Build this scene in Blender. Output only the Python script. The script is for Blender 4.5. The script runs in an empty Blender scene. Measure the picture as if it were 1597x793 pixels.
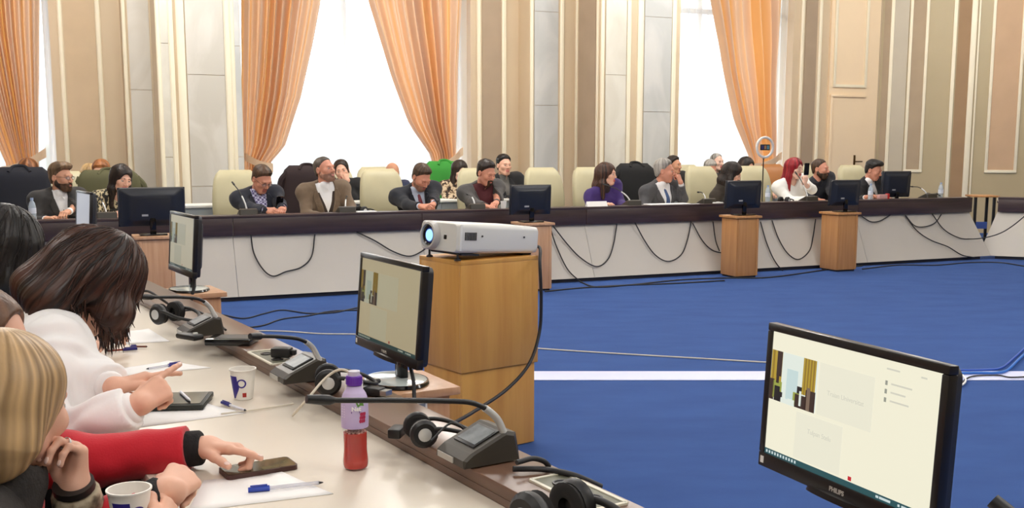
import bpy, bmesh, math, random
import numpy as np
from mathutils import Vector, Matrix
random.seed(7); rng = np.random.default_rng(11)
S = bpy.context.scene
COL = S.collection

# ------------------------------------------------------------------ camera
F, PX, PY, HC = 1620.0, 798.5, 449.0, 1.42        # focal length (px), principal point, eye height
PITCH = math.atan((PY - 232.0) / F)
cam = bpy.data.cameras.new('camera'); camo = bpy.data.objects.new('camera', cam); COL.objects.link(camo)
cam.sensor_fit = 'HORIZONTAL'; cam.sensor_width = 36.0; cam.lens = 36.0 * F / 1597.0
cam.shift_y = -(PY - 396.5) / 1597.0 * -1.0
cam.clip_start = 0.05; cam.clip_end = 200
camo.location = (0, 0, HC); camo.rotation_euler = (math.pi / 2 - PITCH, 0, 0)
S.camera = camo
# ------------------------------------------------------------------ daylight outside the windows
wd = bpy.data.worlds.new('daylight'); S.world = wd; wd.use_nodes = True
bg = wd.node_tree.nodes['Background']; bg.inputs[0].default_value = (0.93, 0.97, 1.0, 1); bg.inputs[1].default_value = 8.0
_n = wd.node_tree.nodes; _l = wd.node_tree.links                # overcast sky above a darker ground
_tc = _n.new('ShaderNodeTexCoord'); _sx = _n.new('ShaderNodeSeparateXYZ'); _rp = _n.new('ShaderNodeValToRGB')
_l.new(_tc.outputs['Generated'], _sx.inputs[0]); _l.new(_sx.outputs[2], _rp.inputs[0])
_rp.color_ramp.elements[0].position = 0.0; _rp.color_ramp.elements[0].color = (.10, .12, .12, 1)
_rp.color_ramp.elements[1].position = 0.05; _rp.color_ramp.elements[1].color = (.93, .97, 1, 1)
_l.new(_rp.outputs[0], bg.inputs[0])
# ------------------------------------------------------------------ the chandeliers of the hall (above the frame), with added fill light
def lamp(loc, power, color=(1, 0.97, 0.925), r=.45):
    l = bpy.data.lights.new('chandelier_fill_lamp', 'POINT'); l.energy = power; l.color = color; l.shadow_soft_size = r
    o = bpy.data.objects.new('chandelier_fill_lamp', l); COL.objects.link(o); o.location = loc
for x, y, pw in [(-4.2, 10.2, 225), (-.4, 11.9, 215), (3.2, 13.4, 165), (6.9, 14.9, 135), (9.6, 13.2, 35), (6.2, 5.8, 120), (-4.5, 4.5, 115), (-.2, 6.2, 140), (4.5, 7.4, 150), (-1.2, .4, 125), (3.0, 1.6, 120), (7.5, 3.8, 150), (1.0, -4.0, 190)]:  # spread to balance wall and desk brightness; one added for the right-hand front panels
    lamp((x, y, 4.3), pw)
S.view_settings.view_transform = 'Standard'; S.view_settings.look = 'None'
S.view_settings.gamma = 1.0; S.view_settings.use_curve_mapping = False
S.view_settings.exposure = 0.0

# ------------------------------------------------------------------ frames of reference (numpy)
cP, sP = math.cos(PITCH), math.sin(PITCH)
EYE = np.array([0, 0, HC])
def ray(x, y):
    a = (x - PX) / F; b = -(y - PY) / F
    return np.array([a, cP + b * sP, -sP + b * cP])
def atz(x, y, z):
    d = ray(x, y); return EYE + d * ((z - HC) / d[2])
def atY(x, y, Y):
    d = ray(x, y); return EYE + d * (Y / d[1])
TH = math.radians(23.3)                                   # direction of the far desk and the window wall
E2 = np.array([math.cos(TH), math.sin(TH)]); N2 = np.array([-math.sin(TH), math.cos(TH)])
O2 = np.array([-2.74, 9.60])
def W(u, v, z):
    q = O2 + E2 * u + N2 * v; return np.array([q[0], q[1], z])
def uvof(p):
    d = np.array(p[:2]) - O2; return d @ E2, d @ N2
def atv(x, y, v):                                         # sight line met with the upright plane v
    d = ray(x, y); t = (O2 @ N2 + v) / (d[:2] @ N2); return EYE + d * t
def U(x, v, y=100): return uvof(atv(x, y, v))[0]
TN = np.array([.849, .528]); TD = np.array([-.528, .849])  # near table: across (away from sitters) and along
def T(n, t, z): q = TN * n + TD * t; return np.array([q[0], q[1], z])

# ------------------------------------------------------------------ naming
def tag(o, label=None, cat=None, group=None, kind=None):
    if label: o['label'] = label
    if cat: o['category'] = cat
    if group: o['group'] = group
    if kind: o['kind'] = kind
    return o
def empty(name, loc, rz=0, label=None, cat=None, group=None):
    o = bpy.data.objects.new(name, None); COL.objects.link(o); o.empty_display_size = .1
    o.location = loc; o.rotation_euler = (0, 0, rz)
    return tag(o, label, cat, group)
def kids(o): return list(o.children)
def copy_tree(o, parent=None):
    c = o.copy(); COL.objects.link(c); c.parent = parent
    for ch in KIDS.get(o.name, []): copy_tree(ch, c)
    return c
KIDS = {}
def adopt(o, parent):
    if parent is not None:
        o.parent = parent; KIDS.setdefault(parent.name, []).append(o)
def copy_all(o):
    def rec(src, par):
        c = src.copy(); COL.objects.link(c); c.parent = par
        for ch in KIDS.get(src.name, []):
            k = rec(ch, c); KIDS.setdefault(c.name, []).append(k)
        return c
    return rec(o, None)

# ------------------------------------------------------------------ materials
def lin(c):
    c = [x / 255.0 for x in c]
    return tuple(x / 12.92 if x <= .04045 else ((x + .055) / 1.055) ** 2.4 for x in c)
MATS = {}
def mat(name, rgb, rough=.6, metal=0., var=0., vscale=8., vstretch=(1, 1, 1), bump=0., bscale=120., bstretch=(1, 1, 1),
        spec=.5, rgb2=None, sheen=0., transl=0., coat=0., emit=0., detail=4., trgb=None):
    if name in MATS: return MATS[name]
    m = bpy.data.materials.new(name); m.use_nodes = True; nt = m.node_tree; N = nt.nodes; L = nt.links
    b = N['Principled BSDF']; out = N['Material Output']
    c = (*lin(rgb), 1)
    b.inputs['Base Color'].default_value = c; b.inputs['Roughness'].default_value = rough
    b.inputs['Metallic'].default_value = metal; b.inputs['Specular IOR Level'].default_value = spec
    b.inputs['Coat Weight'].default_value = coat
    if sheen: b.inputs['Sheen Weight'].default_value = sheen
    if emit:
        b.inputs['Base Color'].default_value = (.02, .02, .02, 1)
        b.inputs['Emission Color'].default_value = c; b.inputs['Emission Strength'].default_value = emit
    tc = None
    def coords(st, sc):
        nonlocal tc
        if tc is None: tc = N.new('ShaderNodeTexCoord')
        mp = N.new('ShaderNodeMapping'); mp.inputs['Scale'].default_value = st
        L.new(tc.outputs['Object'], mp.inputs['Vector'])
        nz = N.new('ShaderNodeTexNoise'); nz.inputs['Scale'].default_value = sc; nz.inputs['Detail'].default_value = detail
        L.new(mp.outputs[0], nz.inputs['Vector']); return nz
    colsock = None
    if var or rgb2:
        nz = coords(vstretch, vscale)
        rp = N.new('ShaderNodeValToRGB'); rp.color_ramp.elements[0].position = .3; rp.color_ramp.elements[1].position = .7
        c2 = (*lin(rgb2), 1) if rgb2 else tuple(min(1, x * (1 + var)) for x in c[:3]) + (1,)
        c1 = c if rgb2 else tuple(x * (1 - var) for x in c[:3]) + (1,)
        rp.color_ramp.elements[0].color = c1; rp.color_ramp.elements[1].color = c2
        L.new(nz.outputs['Fac'], rp.inputs[0]); L.new(rp.outputs[0], b.inputs['Base Color']); colsock = rp.outputs[0]
    if bump:
        nz = coords(bstretch, bscale)
        bp = N.new('ShaderNodeBump'); bp.inputs['Strength'].default_value = bump; bp.inputs['Distance'].default_value = .01
        L.new(nz.outputs['Fac'], bp.inputs['Height']); L.new(bp.outputs[0], b.inputs['Normal'])
    if transl:
        t = N.new('ShaderNodeBsdfTranslucent'); t.inputs[0].default_value = c
        if trgb: t.inputs[0].default_value = (*lin(trgb), 1)
        elif colsock: L.new(colsock, t.inputs[0])
        mx = N.new('ShaderNodeMixShader'); mx.inputs[0].default_value = transl
        L.new(b.outputs[0], mx.inputs[1]); L.new(t.outputs[0], mx.inputs[2]); L.new(mx.outputs[0], out.inputs[0])
    MATS[name] = m; return m
def glass(name, rgb, rough=.02, alpha=.25, spec=.5):
    """thin clear plastic or glass: see-through with a sheen"""
    if name in MATS: return MATS[name]
    m = bpy.data.materials.new(name); m.use_nodes = True; nt = m.node_tree; N = nt.nodes; L = nt.links
    b = N['Principled BSDF']; b.inputs['Base Color'].default_value = (*lin(rgb), 1); b.inputs['Roughness'].default_value = rough
    b.inputs['Alpha'].default_value = alpha; b.inputs['Specular IOR Level'].default_value = spec
    MATS[name] = m; return m
def sheer(name, rgb, op=.7):
    m = bpy.data.materials.new(name); m.use_nodes = True; nt = m.node_tree; N = nt.nodes; L = nt.links
    N.remove(N['Principled BSDF']); out = N['Material Output']
    tr = N.new('ShaderNodeBsdfTransparent'); tl = N.new('ShaderNodeBsdfTranslucent'); df = N.new('ShaderNodeBsdfDiffuse')
    for n in (tl, df): n.inputs[0].default_value = (*lin(rgb), 1)
    m1 = N.new('ShaderNodeMixShader'); m1.inputs[0].default_value = .3; L.new(tl.outputs[0], m1.inputs[1]); L.new(df.outputs[0], m1.inputs[2])
    m2 = N.new('ShaderNodeMixShader'); m2.inputs[0].default_value = op; L.new(tr.outputs[0], m2.inputs[1]); L.new(m1.outputs[0], m2.inputs[2])
    L.new(m2.outputs[0], out.inputs[0]); MATS[name] = m; return m
def pattern(name, rgbs, scale, stretch=(1, 1, 1), kind='noise', rough=.8, pos=(.42, .5, .58)):
    """printed cloth: three colours split by a noise, a checked or a veined field"""
    if name in MATS: return MATS[name]
    m = bpy.data.materials.new(name); m.use_nodes = True; nt = m.node_tree; N = nt.nodes; L = nt.links
    b = N['Principled BSDF']; b.inputs['Roughness'].default_value = rough
    tc = N.new('ShaderNodeTexCoord'); mp = N.new('ShaderNodeMapping'); mp.inputs['Scale'].default_value = stretch
    L.new(tc.outputs['Object'], mp.inputs[0])
    if kind == 'checker':
        t = N.new('ShaderNodeTexChecker'); t.inputs['Scale'].default_value = scale
        t.inputs[1].default_value = (*lin(rgbs[0]), 1); t.inputs[2].default_value = (*lin(rgbs[1]), 1)
        L.new(mp.outputs[0], t.inputs[0]); L.new(t.outputs[0], b.inputs['Base Color'])
    else:
        t = N.new('ShaderNodeTexNoise'); t.inputs['Scale'].default_value = scale; t.inputs['Detail'].default_value = 3
        if kind == 'vein': t.inputs['Distortion'].default_value = 1.2; t.inputs['Detail'].default_value = 7
        L.new(mp.outputs[0], t.inputs['Vector'])
        rp = N.new('ShaderNodeValToRGB'); e = rp.color_ramp.elements
        e[0].position = pos[0]; e[0].color = (*lin(rgbs[0]), 1); e[1].position = pos[2]; e[1].color = (*lin(rgbs[2]), 1)
        k = e.new(pos[1]); k.color = (*lin(rgbs[1]), 1)
        if kind == 'noise': rp.color_ramp.interpolation = 'LINEAR'
        L.new(t.outputs['Fac'], rp.inputs[0]); L.new(rp.outputs[0], b.inputs['Base Color'])
    MATS[name] = m; return m

# ------------------------------------------------------------------ mesh building
def link_mesh(name, me, mats, parent=None, loc=None, rot=None):
    o = bpy.data.objects.new(name, me); COL.objects.link(o)
    for m in (mats if isinstance(mats, (list, tuple)) else [mats]): me.materials.append(m)
    adopt(o, parent)
    if loc is not None: o.location = loc
    if rot is not None: o.rotation_euler = rot
    return o
def np_mesh(name, V, Q, mi=None, smooth=True):
    me = bpy.data.meshes.new(name); V = np.asarray(V, np.float32); Q = np.asarray(Q, np.int32)
    n = Q.shape[1]
    me.vertices.add(len(V)); me.vertices.foreach_set('co', V.ravel())
    me.loops.add(Q.size); me.loops.foreach_set('vertex_index', Q.ravel())
    me.polygons.add(len(Q)); me.polygons.foreach_set('loop_start', np.arange(0, Q.size, n, dtype=np.int32))
    me.polygons.foreach_set('use_smooth', np.full(len(Q), smooth))
    if mi is not None: me.polygons.foreach_set('material_index', np.asarray(mi, np.int32))
    me.update(calc_edges=True); me.validate(); return me
class MB:
    def __init__(s): s.v = []; s.f = []; s.m = []
    def add(s, V, Fc, mi=0):
        o = len(s.v); s.v += [tuple(map(float, p)) for p in V]; s.f += [tuple(i + o for i in f) for f in Fc]; s.m += [mi] * len(Fc); return s
    def box(s, c, d, rz=0, mi=0, bev=0., M=None):
        bm = bmesh.new(); bmesh.ops.create_cube(bm, size=1)
        bmesh.ops.scale(bm, vec=d, verts=bm.verts)
        if bev: bmesh.ops.bevel(bm, geom=list(bm.edges), offset=bev, segments=2, profile=.5, affect='EDGES')
        R = M if M is not None else Matrix.Rotation(rz, 3, 'Z')
        V = [R @ v.co + Vector(c) for v in bm.verts]; Fc = [[v.index for v in f.verts] for f in bm.faces]
        bm.free(); return s.add(V, Fc, mi)
    def lathe(s, prof, c=(0, 0, 0), n=20, mi=0, M=None, cap=True):
        V = []; Fc = []
        for r, z in prof:
            for i in range(n):
                a = 2 * math.pi * i / n; V.append(Vector((r * math.cos(a), r * math.sin(a), z)))
        for j in range(len(prof) - 1):
            for i in range(n):
                k = (i + 1) % n; Fc.append((j * n + i, j * n + k, (j + 1) * n + k, (j + 1) * n + i))
        if cap:
            if prof[0][0] > 1e-4: Fc.append(tuple(range(n - 1, -1, -1)))
            if prof[-1][0] > 1e-4: Fc.append(tuple((len(prof) - 1) * n + i for i in range(n)))
        V = [(M @ v if M is not None else v) + Vector(c) for v in V]
        return s.add(V, Fc, mi)
    def cyl(s, a, b, r, r2=None, n=14, mi=0):
        a = Vector(a); b = Vector(b); q = (b - a).to_track_quat('Z', 'Y').to_matrix()
        return s.lathe([(r, 0), (r if r2 is None else r2, (b - a).length)], a, n, mi, q)
    def tube(s, pts, r, n=8, mi=0, cap=True):
        P = [Vector(p) for p in pts]; rr = r if hasattr(r, '__len__') else [r] * len(P)
        V = []; Fc = []; up = Vector((.013, .021, 1)); prev = None
        for i, p in enumerate(P):
            t = (P[min(i + 1, len(P) - 1)] - P[max(i - 1, 0)]).normalized()
            if prev is None:
                x = t.cross(up)
                if x.length < 1e-3: x = t.cross(Vector((1, 0, 0)))
                x.normalize()
            else:
                x = (prev - t * prev.dot(t)).normalized()
            prev = x; y = t.cross(x)
            for k in range(n):
                a = 2 * math.pi * k / n; V.append(p + (x * math.cos(a) + y * math.sin(a)) * rr[i])
        for i in range(len(P) - 1):
            for k in range(n):
                l = (k + 1) % n; Fc.append((i * n + k, i * n + l, (i + 1) * n + l, (i + 1) * n + k))
        if cap: Fc.append(tuple(range(n - 1, -1, -1))); Fc.append(tuple((len(P) - 1) * n + k for k in range(n)))
        return s.add(V, Fc, mi)
    def ball(s, c, r, n=14, mi=0, M=None):
        r = r if hasattr(r, '__len__') else (r, r, r)
        V = []; Fc = []; h = n // 2
        for j in range(1, h):
            th = math.pi * j / h
            for i in range(n):
                a = 2 * math.pi * i / n; V.append(Vector((r[0] * math.sin(th) * math.cos(a), r[1] * math.sin(th) * math.sin(a), r[2] * math.cos(th))))
        V += [Vector((0, 0, r[2])), Vector((0, 0, -r[2]))]; t = len(V) - 2
        for j in range(h - 2):
            for i in range(n):
                k = (i + 1) % n; Fc.append((j * n + i, (j + 1) * n + i, (j + 1) * n + k, j * n + k))
        for i in range(n):
            k = (i + 1) % n; Fc.append((t, i, k)); Fc.append((t + 1, (h - 2) * n + k, (h - 2) * n + i))
        return s.add([(M @ v if M is not None else v) + Vector(c) for v in V], Fc, mi)
    def prism(s, poly, z0, z1, mi=0, M=None, c=(0, 0, 0)):
        n = len(poly); V = [Vector((p[0], p[1], z0)) for p in poly] + [Vector((p[0], p[1], z1)) for p in poly]
        Fc = [tuple(range(n - 1, -1, -1)), tuple(range(n, 2 * n))] + [(i, (i + 1) % n, n + (i + 1) % n, n + i) for i in range(n)]
        return s.add([(M @ v if M is not None else v) + Vector(c) for v in V], Fc, mi)
    def loft(s, rings, mi=0, cap=True):
        n = len(rings[0]); V = [p for r in rings for p in r]; Fc = []
        for j in range(len(rings) - 1):
            for i in range(n):
                k = (i + 1) % n; Fc.append((j * n + i, j * n + k, (j + 1) * n + k, (j + 1) * n + i))
        if cap: Fc.append(tuple(range(n - 1, -1, -1))); Fc.append(tuple((len(rings) - 1) * n + i for i in range(n)))
        return s.add(V, Fc, mi)
    def mesh(s, name, smooth=None):
        me = bpy.data.meshes.new(name); me.from_pydata(s.v, [], s.f); me.polygons.foreach_set('material_index', s.m)
        bm = bmesh.new(); bm.from_mesh(me); bmesh.ops.recalc_face_normals(bm, faces=bm.faces); bm.to_mesh(me); bm.free()
        if smooth is not None:
            me.polygons.foreach_set('use_smooth', [True] * len(me.polygons)); me.set_sharp_from_angle(angle=math.radians(smooth))
        me.update(); return me
    def build(s, name, mats, parent=None, loc=None, rz=None, smooth=35):
        return link_mesh(name, s.mesh(name, smooth), mats, parent, loc, None if rz is None else (0, 0, rz))
def catmull(P, n=6):
    P = [np.array(p, float) for p in P]; P = [2 * P[0] - P[1]] + P + [2 * P[-1] - P[-2]]; out = []
    for i in range(1, len(P) - 2):
        for k in range(n):
            t = k / n; a, b, c, d = P[i - 1:i + 3]
            out.append(.5 * (2 * b + (c - a) * t + (2 * a - 5 * b + 4 * c - d) * t * t + (3 * b - a - 3 * c + d) * t ** 3))
    out.append(P[-2]); return out
def text_mesh(name, s, size, m, parent, M, extrude=.0004, bold=0.0, align='CENTER'):
    cu = bpy.data.curves.new(name, 'FONT'); cu.body = s; cu.size = size; cu.extrude = extrude; cu.offset = bold; cu.align_x = align; cu.align_y = 'CENTER'
    t = bpy.data.objects.new(name, cu); COL.objects.link(t)
    bpy.context.view_layer.update()
    me = bpy.data.meshes.new_from_object(t.evaluated_get(bpy.context.evaluated_depsgraph_get()))
    bpy.data.objects.remove(t); me.name = name
    o = link_mesh(name, me, m, parent); o.matrix_local = M; return o
# ================================================================== SETTING
M_tan = mat('tan_cloth', (208, 184, 152), .8, var=.05, vscale=3, bump=.05, bscale=300)
M_tan2 = mat('taupe_wall_cloth', (168, 148, 125), .8, var=.05, vscale=3, bump=.05, bscale=300)
M_cream = mat('cream_paint', (242, 232, 206), .45, var=.03, vscale=2)
M_wall = mat('warm_wall', (208, 188, 158), .6, var=.03, vscale=1.5)
M_wallr = mat('beige_wall', (182, 166, 132), .5, var=.03, vscale=1.5)
M_door = mat('door_paint', (244, 220, 186), .45, var=.02, vscale=2)
M_marble = pattern('marble_warm', [(199, 194, 183), (206, 201, 191), (212, 208, 199)], 1.6, (1, 1, .5), 'vein', .25)
M_marbleg = pattern('marble_grey', [(192, 193, 190), (200, 200, 197), (208, 207, 203)], 1.6, (1, 1, .5), 'vein', .22)
M_marblew = pattern('marble_white', [(208, 203, 190), (216, 211, 198), (222, 218, 206)], 1.5, (1, 1, .6), 'vein', .18)
M_brown = mat('brown_cloth', (160, 130, 98), .8, var=.05, vscale=3)
M_ceil = mat('ceiling_paint', (238, 232, 220), .8)
M_carpet = mat('blue_carpet', (36, 73, 138), .95, rgb2=(45, 83, 150), vscale=2.2, vstretch=(1, 2.2, 1), bump=.35, bscale=420, sheen=.0)
M_glass = glass('window_glass', (240, 248, 250), .01, .06)
M_white = mat('white_paint', (240, 240, 236), .4)

VW, VA, VP_ = 4.3, 3.9, 3.1                       # wall face, pilaster face, pier face
HT = 5.4
def structure(mb, name, mats, parent=None, smooth=None):
    o = mb.build(name, mats, parent, smooth=smooth); o['kind'] = 'structure'; return o
def uvprism(mb, poly, z0, z1, mi=0):
    mb.prism([W(u, v, 0)[:2] for u, v in poly], z0, z1, mi)
f = MB(); f.box((1.0, 4.0, -.05), (30, 34, .1)); structure(f, 'floor', M_carpet)
f = MB(); f.box((1.0, 4.0, HT + .05), (30, 34, .1)); structure(f, 'ceiling', M_ceil)

g1 = dict(a=U(80, VW), s=U(193, VA), e=U(243, VA), pl=U(246, VP_), pr=U(376, VP_))
g2 = dict(a=U(734, VW), s=U(826, VA), pl=U(936, VP_), pr=U(1060, VP_))
g3 = dict(a=U(1236, VW), c=U(1373, VW))
w1l = g1['a'] - 3.1
wb = MB()
uvprism(wb, [(-7, 5), (-7, VW), (w1l - .6, VW), (w1l - .6, VP_), (w1l, VP_), (w1l, 5)], 0, HT)
uvprism(wb, [(g1['a'], 5), (g1['a'], VW), (g1['s'], VW), (g1['s'], VA), (g1['pl'], VA), (g1['pl'], VP_), (g1['pr'], VP_), (g1['pr'], 5)], 0, HT)
uvprism(wb, [(g2['a'], 5), (g2['a'], VW), (g2['s'], VW), (g2['s'], VA), (g2['pl'], VA), (g2['pl'], VP_), (g2['pr'], VP_), (g2['pr'], 5)], 0, HT)
uvprism(wb, [(g3['a'], 5), (g3['a'], VW), (g3['c'], VW), (g3['c'] + .1, 5)], 0, HT)
WIN = [(w1l, g1['a']), (g1['pr'], g2['a']), (g2['pr'], g3['a'])]
for a, b in WIN:
    uvprism(wb, [(a, 5), (a, 4.7), (b, 4.7), (b, 5)], 5.0, HT)
    uvprism(wb, [(a, 5), (a, 4.75), (b, 4.75), (b, 5)], 0, .35)
wall_back = structure(wb, 'wall_back', M_wall)
# right wall: runs off from the corner at a slant, then back past the camera
RC = W(g3['c'], VW, 0); RD = np.array([math.cos(math.radians(-20)), math.sin(math.radians(-20)), 0]); RN = np.array([RD[1], -RD[0], 0])
RE = RC + RD * 6.5
def Rs(px, y=150):
    d = ray(px, y); A = np.array([[d[0], -RD[0]], [d[1], -RD[1]]]); return np.linalg.solve(A, RC[:2])[1]
def Rp(s, out, z): q = RC + RD * s + RN * out; return np.array([q[0], q[1], z])
wr = MB(); wr.prism([RC[:2], RE[:2], (RE - RN * .3)[:2], (RC - RN * .3)[:2]], 0, HT)
wr.prism([RE[:2], (RE[0], -9), (RE[0] + .3, -9), (RE[0] + .3, RE[1])], 0, HT)
wall_right = structure(wr, 'wall_right', M_wallr)
wl = MB(); p, q = W(-7, VW, 0), W(-7, -13, 0)
wl.prism([p[:2], q[:2], (q - [.3, 0, 0])[:2], (p - [.3, 0, 0])[:2]], 0, HT); structure(wl, 'wall_left', M_wallr)
wf = MB(); wf.box((1.0, -7.2, HT / 2), (24, .3, HT)); structure(wf, 'wall_front', M_wallr)

RZ = TH
def bar(px, v, w, out=.03, m=M_cream, par=wall_back, z0=0, z1=HT):
    u = U(px, v); mb = MB(); mb.prism([(-w / 2, 0), (-w / 2, -out * .6), (-w / 4, -out), (w / 4, -out), (w / 2, -out * .6), (w / 2, 0)], z0, z1)
    o = mb.build('moulding', m, par, W(u, v, 0), RZ, smooth=30); return o
def slabs(xa, xb, v, m, h=1.32, out=.014, off=0.):
    """stone facing: one object per slab, joints left open"""
    ua, ub = U(xa, v), U(xb, v); z = -off
    while z < HT - .1:
        za, zb = max(z, 0) + .003, min(z + h, HT) - .003
        mb = MB(); mb.box(W((ua + ub) / 2, v - out / 2, (za + zb) / 2), (ub - ua, out, zb - za), RZ)
        mb.build('marble_slab', m, wall_back, smooth=None); z += h
def cloth_panel(xa, xb, v, m=M_tan, z0=.1, z1=HT - .1):
    ua, ub = U(xa, v), U(xb, v); mb = MB(); mb.box(W((ua + ub) / 2, v - .006, (z0 + z1) / 2), (ub - ua, .012, z1 - z0), RZ)
    return mb.build('wall_panel', m, wall_back, smooth=None)
# between the first and second window
cloth_panel(103, 151, VW); bar(97, VW, .055); bar(156, VW, .06)
M_ivory = mat('ivory_paint', (240, 230, 205), .4)
bar(196, VA, .05, m=M_ivory); bar(240, VA, .05, m=M_ivory); slabs(202, 235, VA, M_marble, off=.5)
for x, w in ((248, .05), (268, .06), (283, .09), (355, .07), (363, .05)): bar(x, VP_, w, m=M_ivory)
slabs(251.5, 264.5, VP_, M_marblew); slabs(291, 350, VP_, M_marble, off=.35); slabs(366, 375, VP_, M_marbleg)
# between the second and third window
cloth_panel(752, 781, VW, M_tan2); bar(746.5, VW, .06); bar(786, VW, .07)
bar(829, VA, .05, m=M_ivory); bar(876, VA, .06, m=M_ivory); slabs(833, 870, VA, M_marbleg, off=.6)
mb = MB(); mb.box(W(g2['pl'] - .006, (VA + VP_) / 2 - .02, HT / 2), (.012, .52, HT - .2), RZ); mb.build('wall_panel', M_tan2, wall_back, smooth=None)
for vv in (VA - .1, VP_ + .06):
    mb = MB(); mb.box(W(g2['pl'] - .012, vv, HT / 2), (.024, .05, HT), RZ, bev=.008); mb.build('moulding', M_ivory, wall_back)
for x, w in ((939, .05), (980, .06), (998, .09), (1050, .07)): bar(x, VP_, w, m=M_ivory)
slabs(944, 976, VP_, M_marblew, off=.2); slabs(1004, 1046, VP_, M_marbleg, off=.7)
# right of the third window, and the door
cloth_panel(1254, 1272, VW, M_tan2); bar(1249, VW, .06); bar(1277, VW, .06)
ua, ub = U(1292, VW), U(1368, VW)
d1 = MB(); d1.box(W((ua + ub) / 2, VW - .02, HT / 2), (ub - ua, .04, HT), RZ); d1 = structure(d1, 'door_1', M_door)
def frame_uv(u0, u1, z0, z1, v, w, out, m, par, name='moulding'):
    for (a, b, c, d) in ((u0, u0 + w, z0, z1), (u1 - w, u1, z0, z1), (u0 + w, u1 - w, z0, z0 + w), (u0 + w, u1 - w, z1 - w, z1)):
        mb = MB(); mb.box(W((a + b) / 2, v - out / 2, (c + d) / 2), (b - a, out, d - c), RZ, bev=.006); mb.build(name, m, par)
la, lb = U(1297, VW), U(1345, VW)
zt = atv(1320, 152, VW)[2]; zp = atv(1320, 137, VW)[2]
frame_uv(la, U(1349, VW), zp, HT - .05, VW - .04, .05, .03, M_cream, d1)
mb = MB(); mb.box(W((la + lb) / 2, VW - .045, zt / 2), (lb - la, .02, zt), RZ); mb.build('door_leaf', M_door, d1, smooth=None)
mb = MB(); mb.box(W((la + lb) / 2, VW - .06, zt + .02), (lb - la + .1, .05, .04), RZ, bev=.006); mb.build('architrave', M_door, d1)
mb = MB(); mb.box(W(la - .03, VW - .06, zt / 2), (.05, .05, zt), RZ, bev=.006); mb.build('architrave', M_door, d1)
M_brass = mat('dark_brass', (88, 66, 40), .35, .9); M_black = mat('black_plastic', (22, 22, 24), .45)
hu = U(1335, VW); mb = MB(); mb.box(W(hu, VW - .062, 1.18), (.035, .014, .26), RZ, bev=.004)
mb.tube([W(hu, VW - .06, 1.2), W(hu, VW - .12, 1.2), W(hu + .12, VW - .12, 1.2)], .011); mb.build('door_handle', M_brass, d1)
# right wall dressing
def rbar(px, w, out=.03, m=M_cream, z0=0, z1=HT):
    s = Rs(px); mb = MB(); mb.box(Rp(s, out / 2, (z0 + z1) / 2), (w, out, z1 - z0), math.radians(-20), bev=.008); mb.build('moulding', m, wall_right)
def rpanel(xa, xb, m, z0=.05, z1=HT - .05, out=.012):
    sa, sb = Rs(xa), Rs(xb); mb = MB(); mb.box(Rp((sa + sb) / 2, out / 2, (z0 + z1) / 2), (sb - sa, out, z1 - z0), math.radians(-20)); mb.build('wall_panel', m, wall_right, smooth=None)
def rframe(xa, xb, z0, m):
    rpanel(xa, xb, m, z0, HT - .1, .008)
    sa, sb = Rs(xa), Rs(xb)
    for s in (sa, sb):
        mb = MB(); mb.box(Rp(s, .015, (z0 + HT) / 2), (.05, .03, HT - z0), math.radians(-20), bev=.008); mb.build('moulding', M_cream, wall_right)
    mb = MB(); mb.box(Rp((sa + sb) / 2, .015, z0 - .02), (sb - sa + .05, .03, .05), math.radians(-20), bev=.008); mb.build('moulding', M_cream, wall_right)
M_taupe = mat('taupe_cloth', (176, 156, 130), .8, var=.04, vscale=3)
M_greige = mat('greige_panel', (190, 180, 160), .35, var=.04, vscale=2)
rpanel(1374, 1384, M_taupe); rbar(1387, .06); rpanel(1390, 1412, M_greige); rframe(1416, 1441, 1.06, M_taupe)
rbar(1484, .06); rpanel(1489, 1509, M_brown, out=.006); rbar(1513, .09); rbar(1521, .03); rframe(1544, 1590, 1.06, mat('rose_tan_cloth', (200, 168, 136), .8, var=.04, vscale=3))
# windows: frame, mullions and glass of each
for i, (a, b) in enumerate(WIN):
    wn = MB()
    for (u0, u1, z0, z1) in ((a, a + .08, .35, 5), (b - .08, b, .35, 5), (a, b, .35, .45), (a, b, 4.9, 5), ((a + b) / 2 - .04, (a + b) / 2 + .04, .45, 4.9), (a, b, 3.6, 3.68)):
        wn.box(W((u0 + u1) / 2, 4.86, (z0 + z1) / 2), (u1 - u0, .07, z1 - z0), RZ)
    wo = structure(wn, 'window_%d' % (i + 1), M_white)
    for (u0, u1) in ((a + .08, (a + b) / 2 - .04), ((a + b) / 2 + .04, b - .08)):
        for z0, z1 in ((.45, 3.6), (3.68, 4.9)):
            mb = MB(); mb.box(W((u0 + u1) / 2, 4.86, (z0 + z1) / 2), (u1 - u0, .008, z1 - z0), RZ); mb.build('pane', M_glass, wo, smooth=None)

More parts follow.
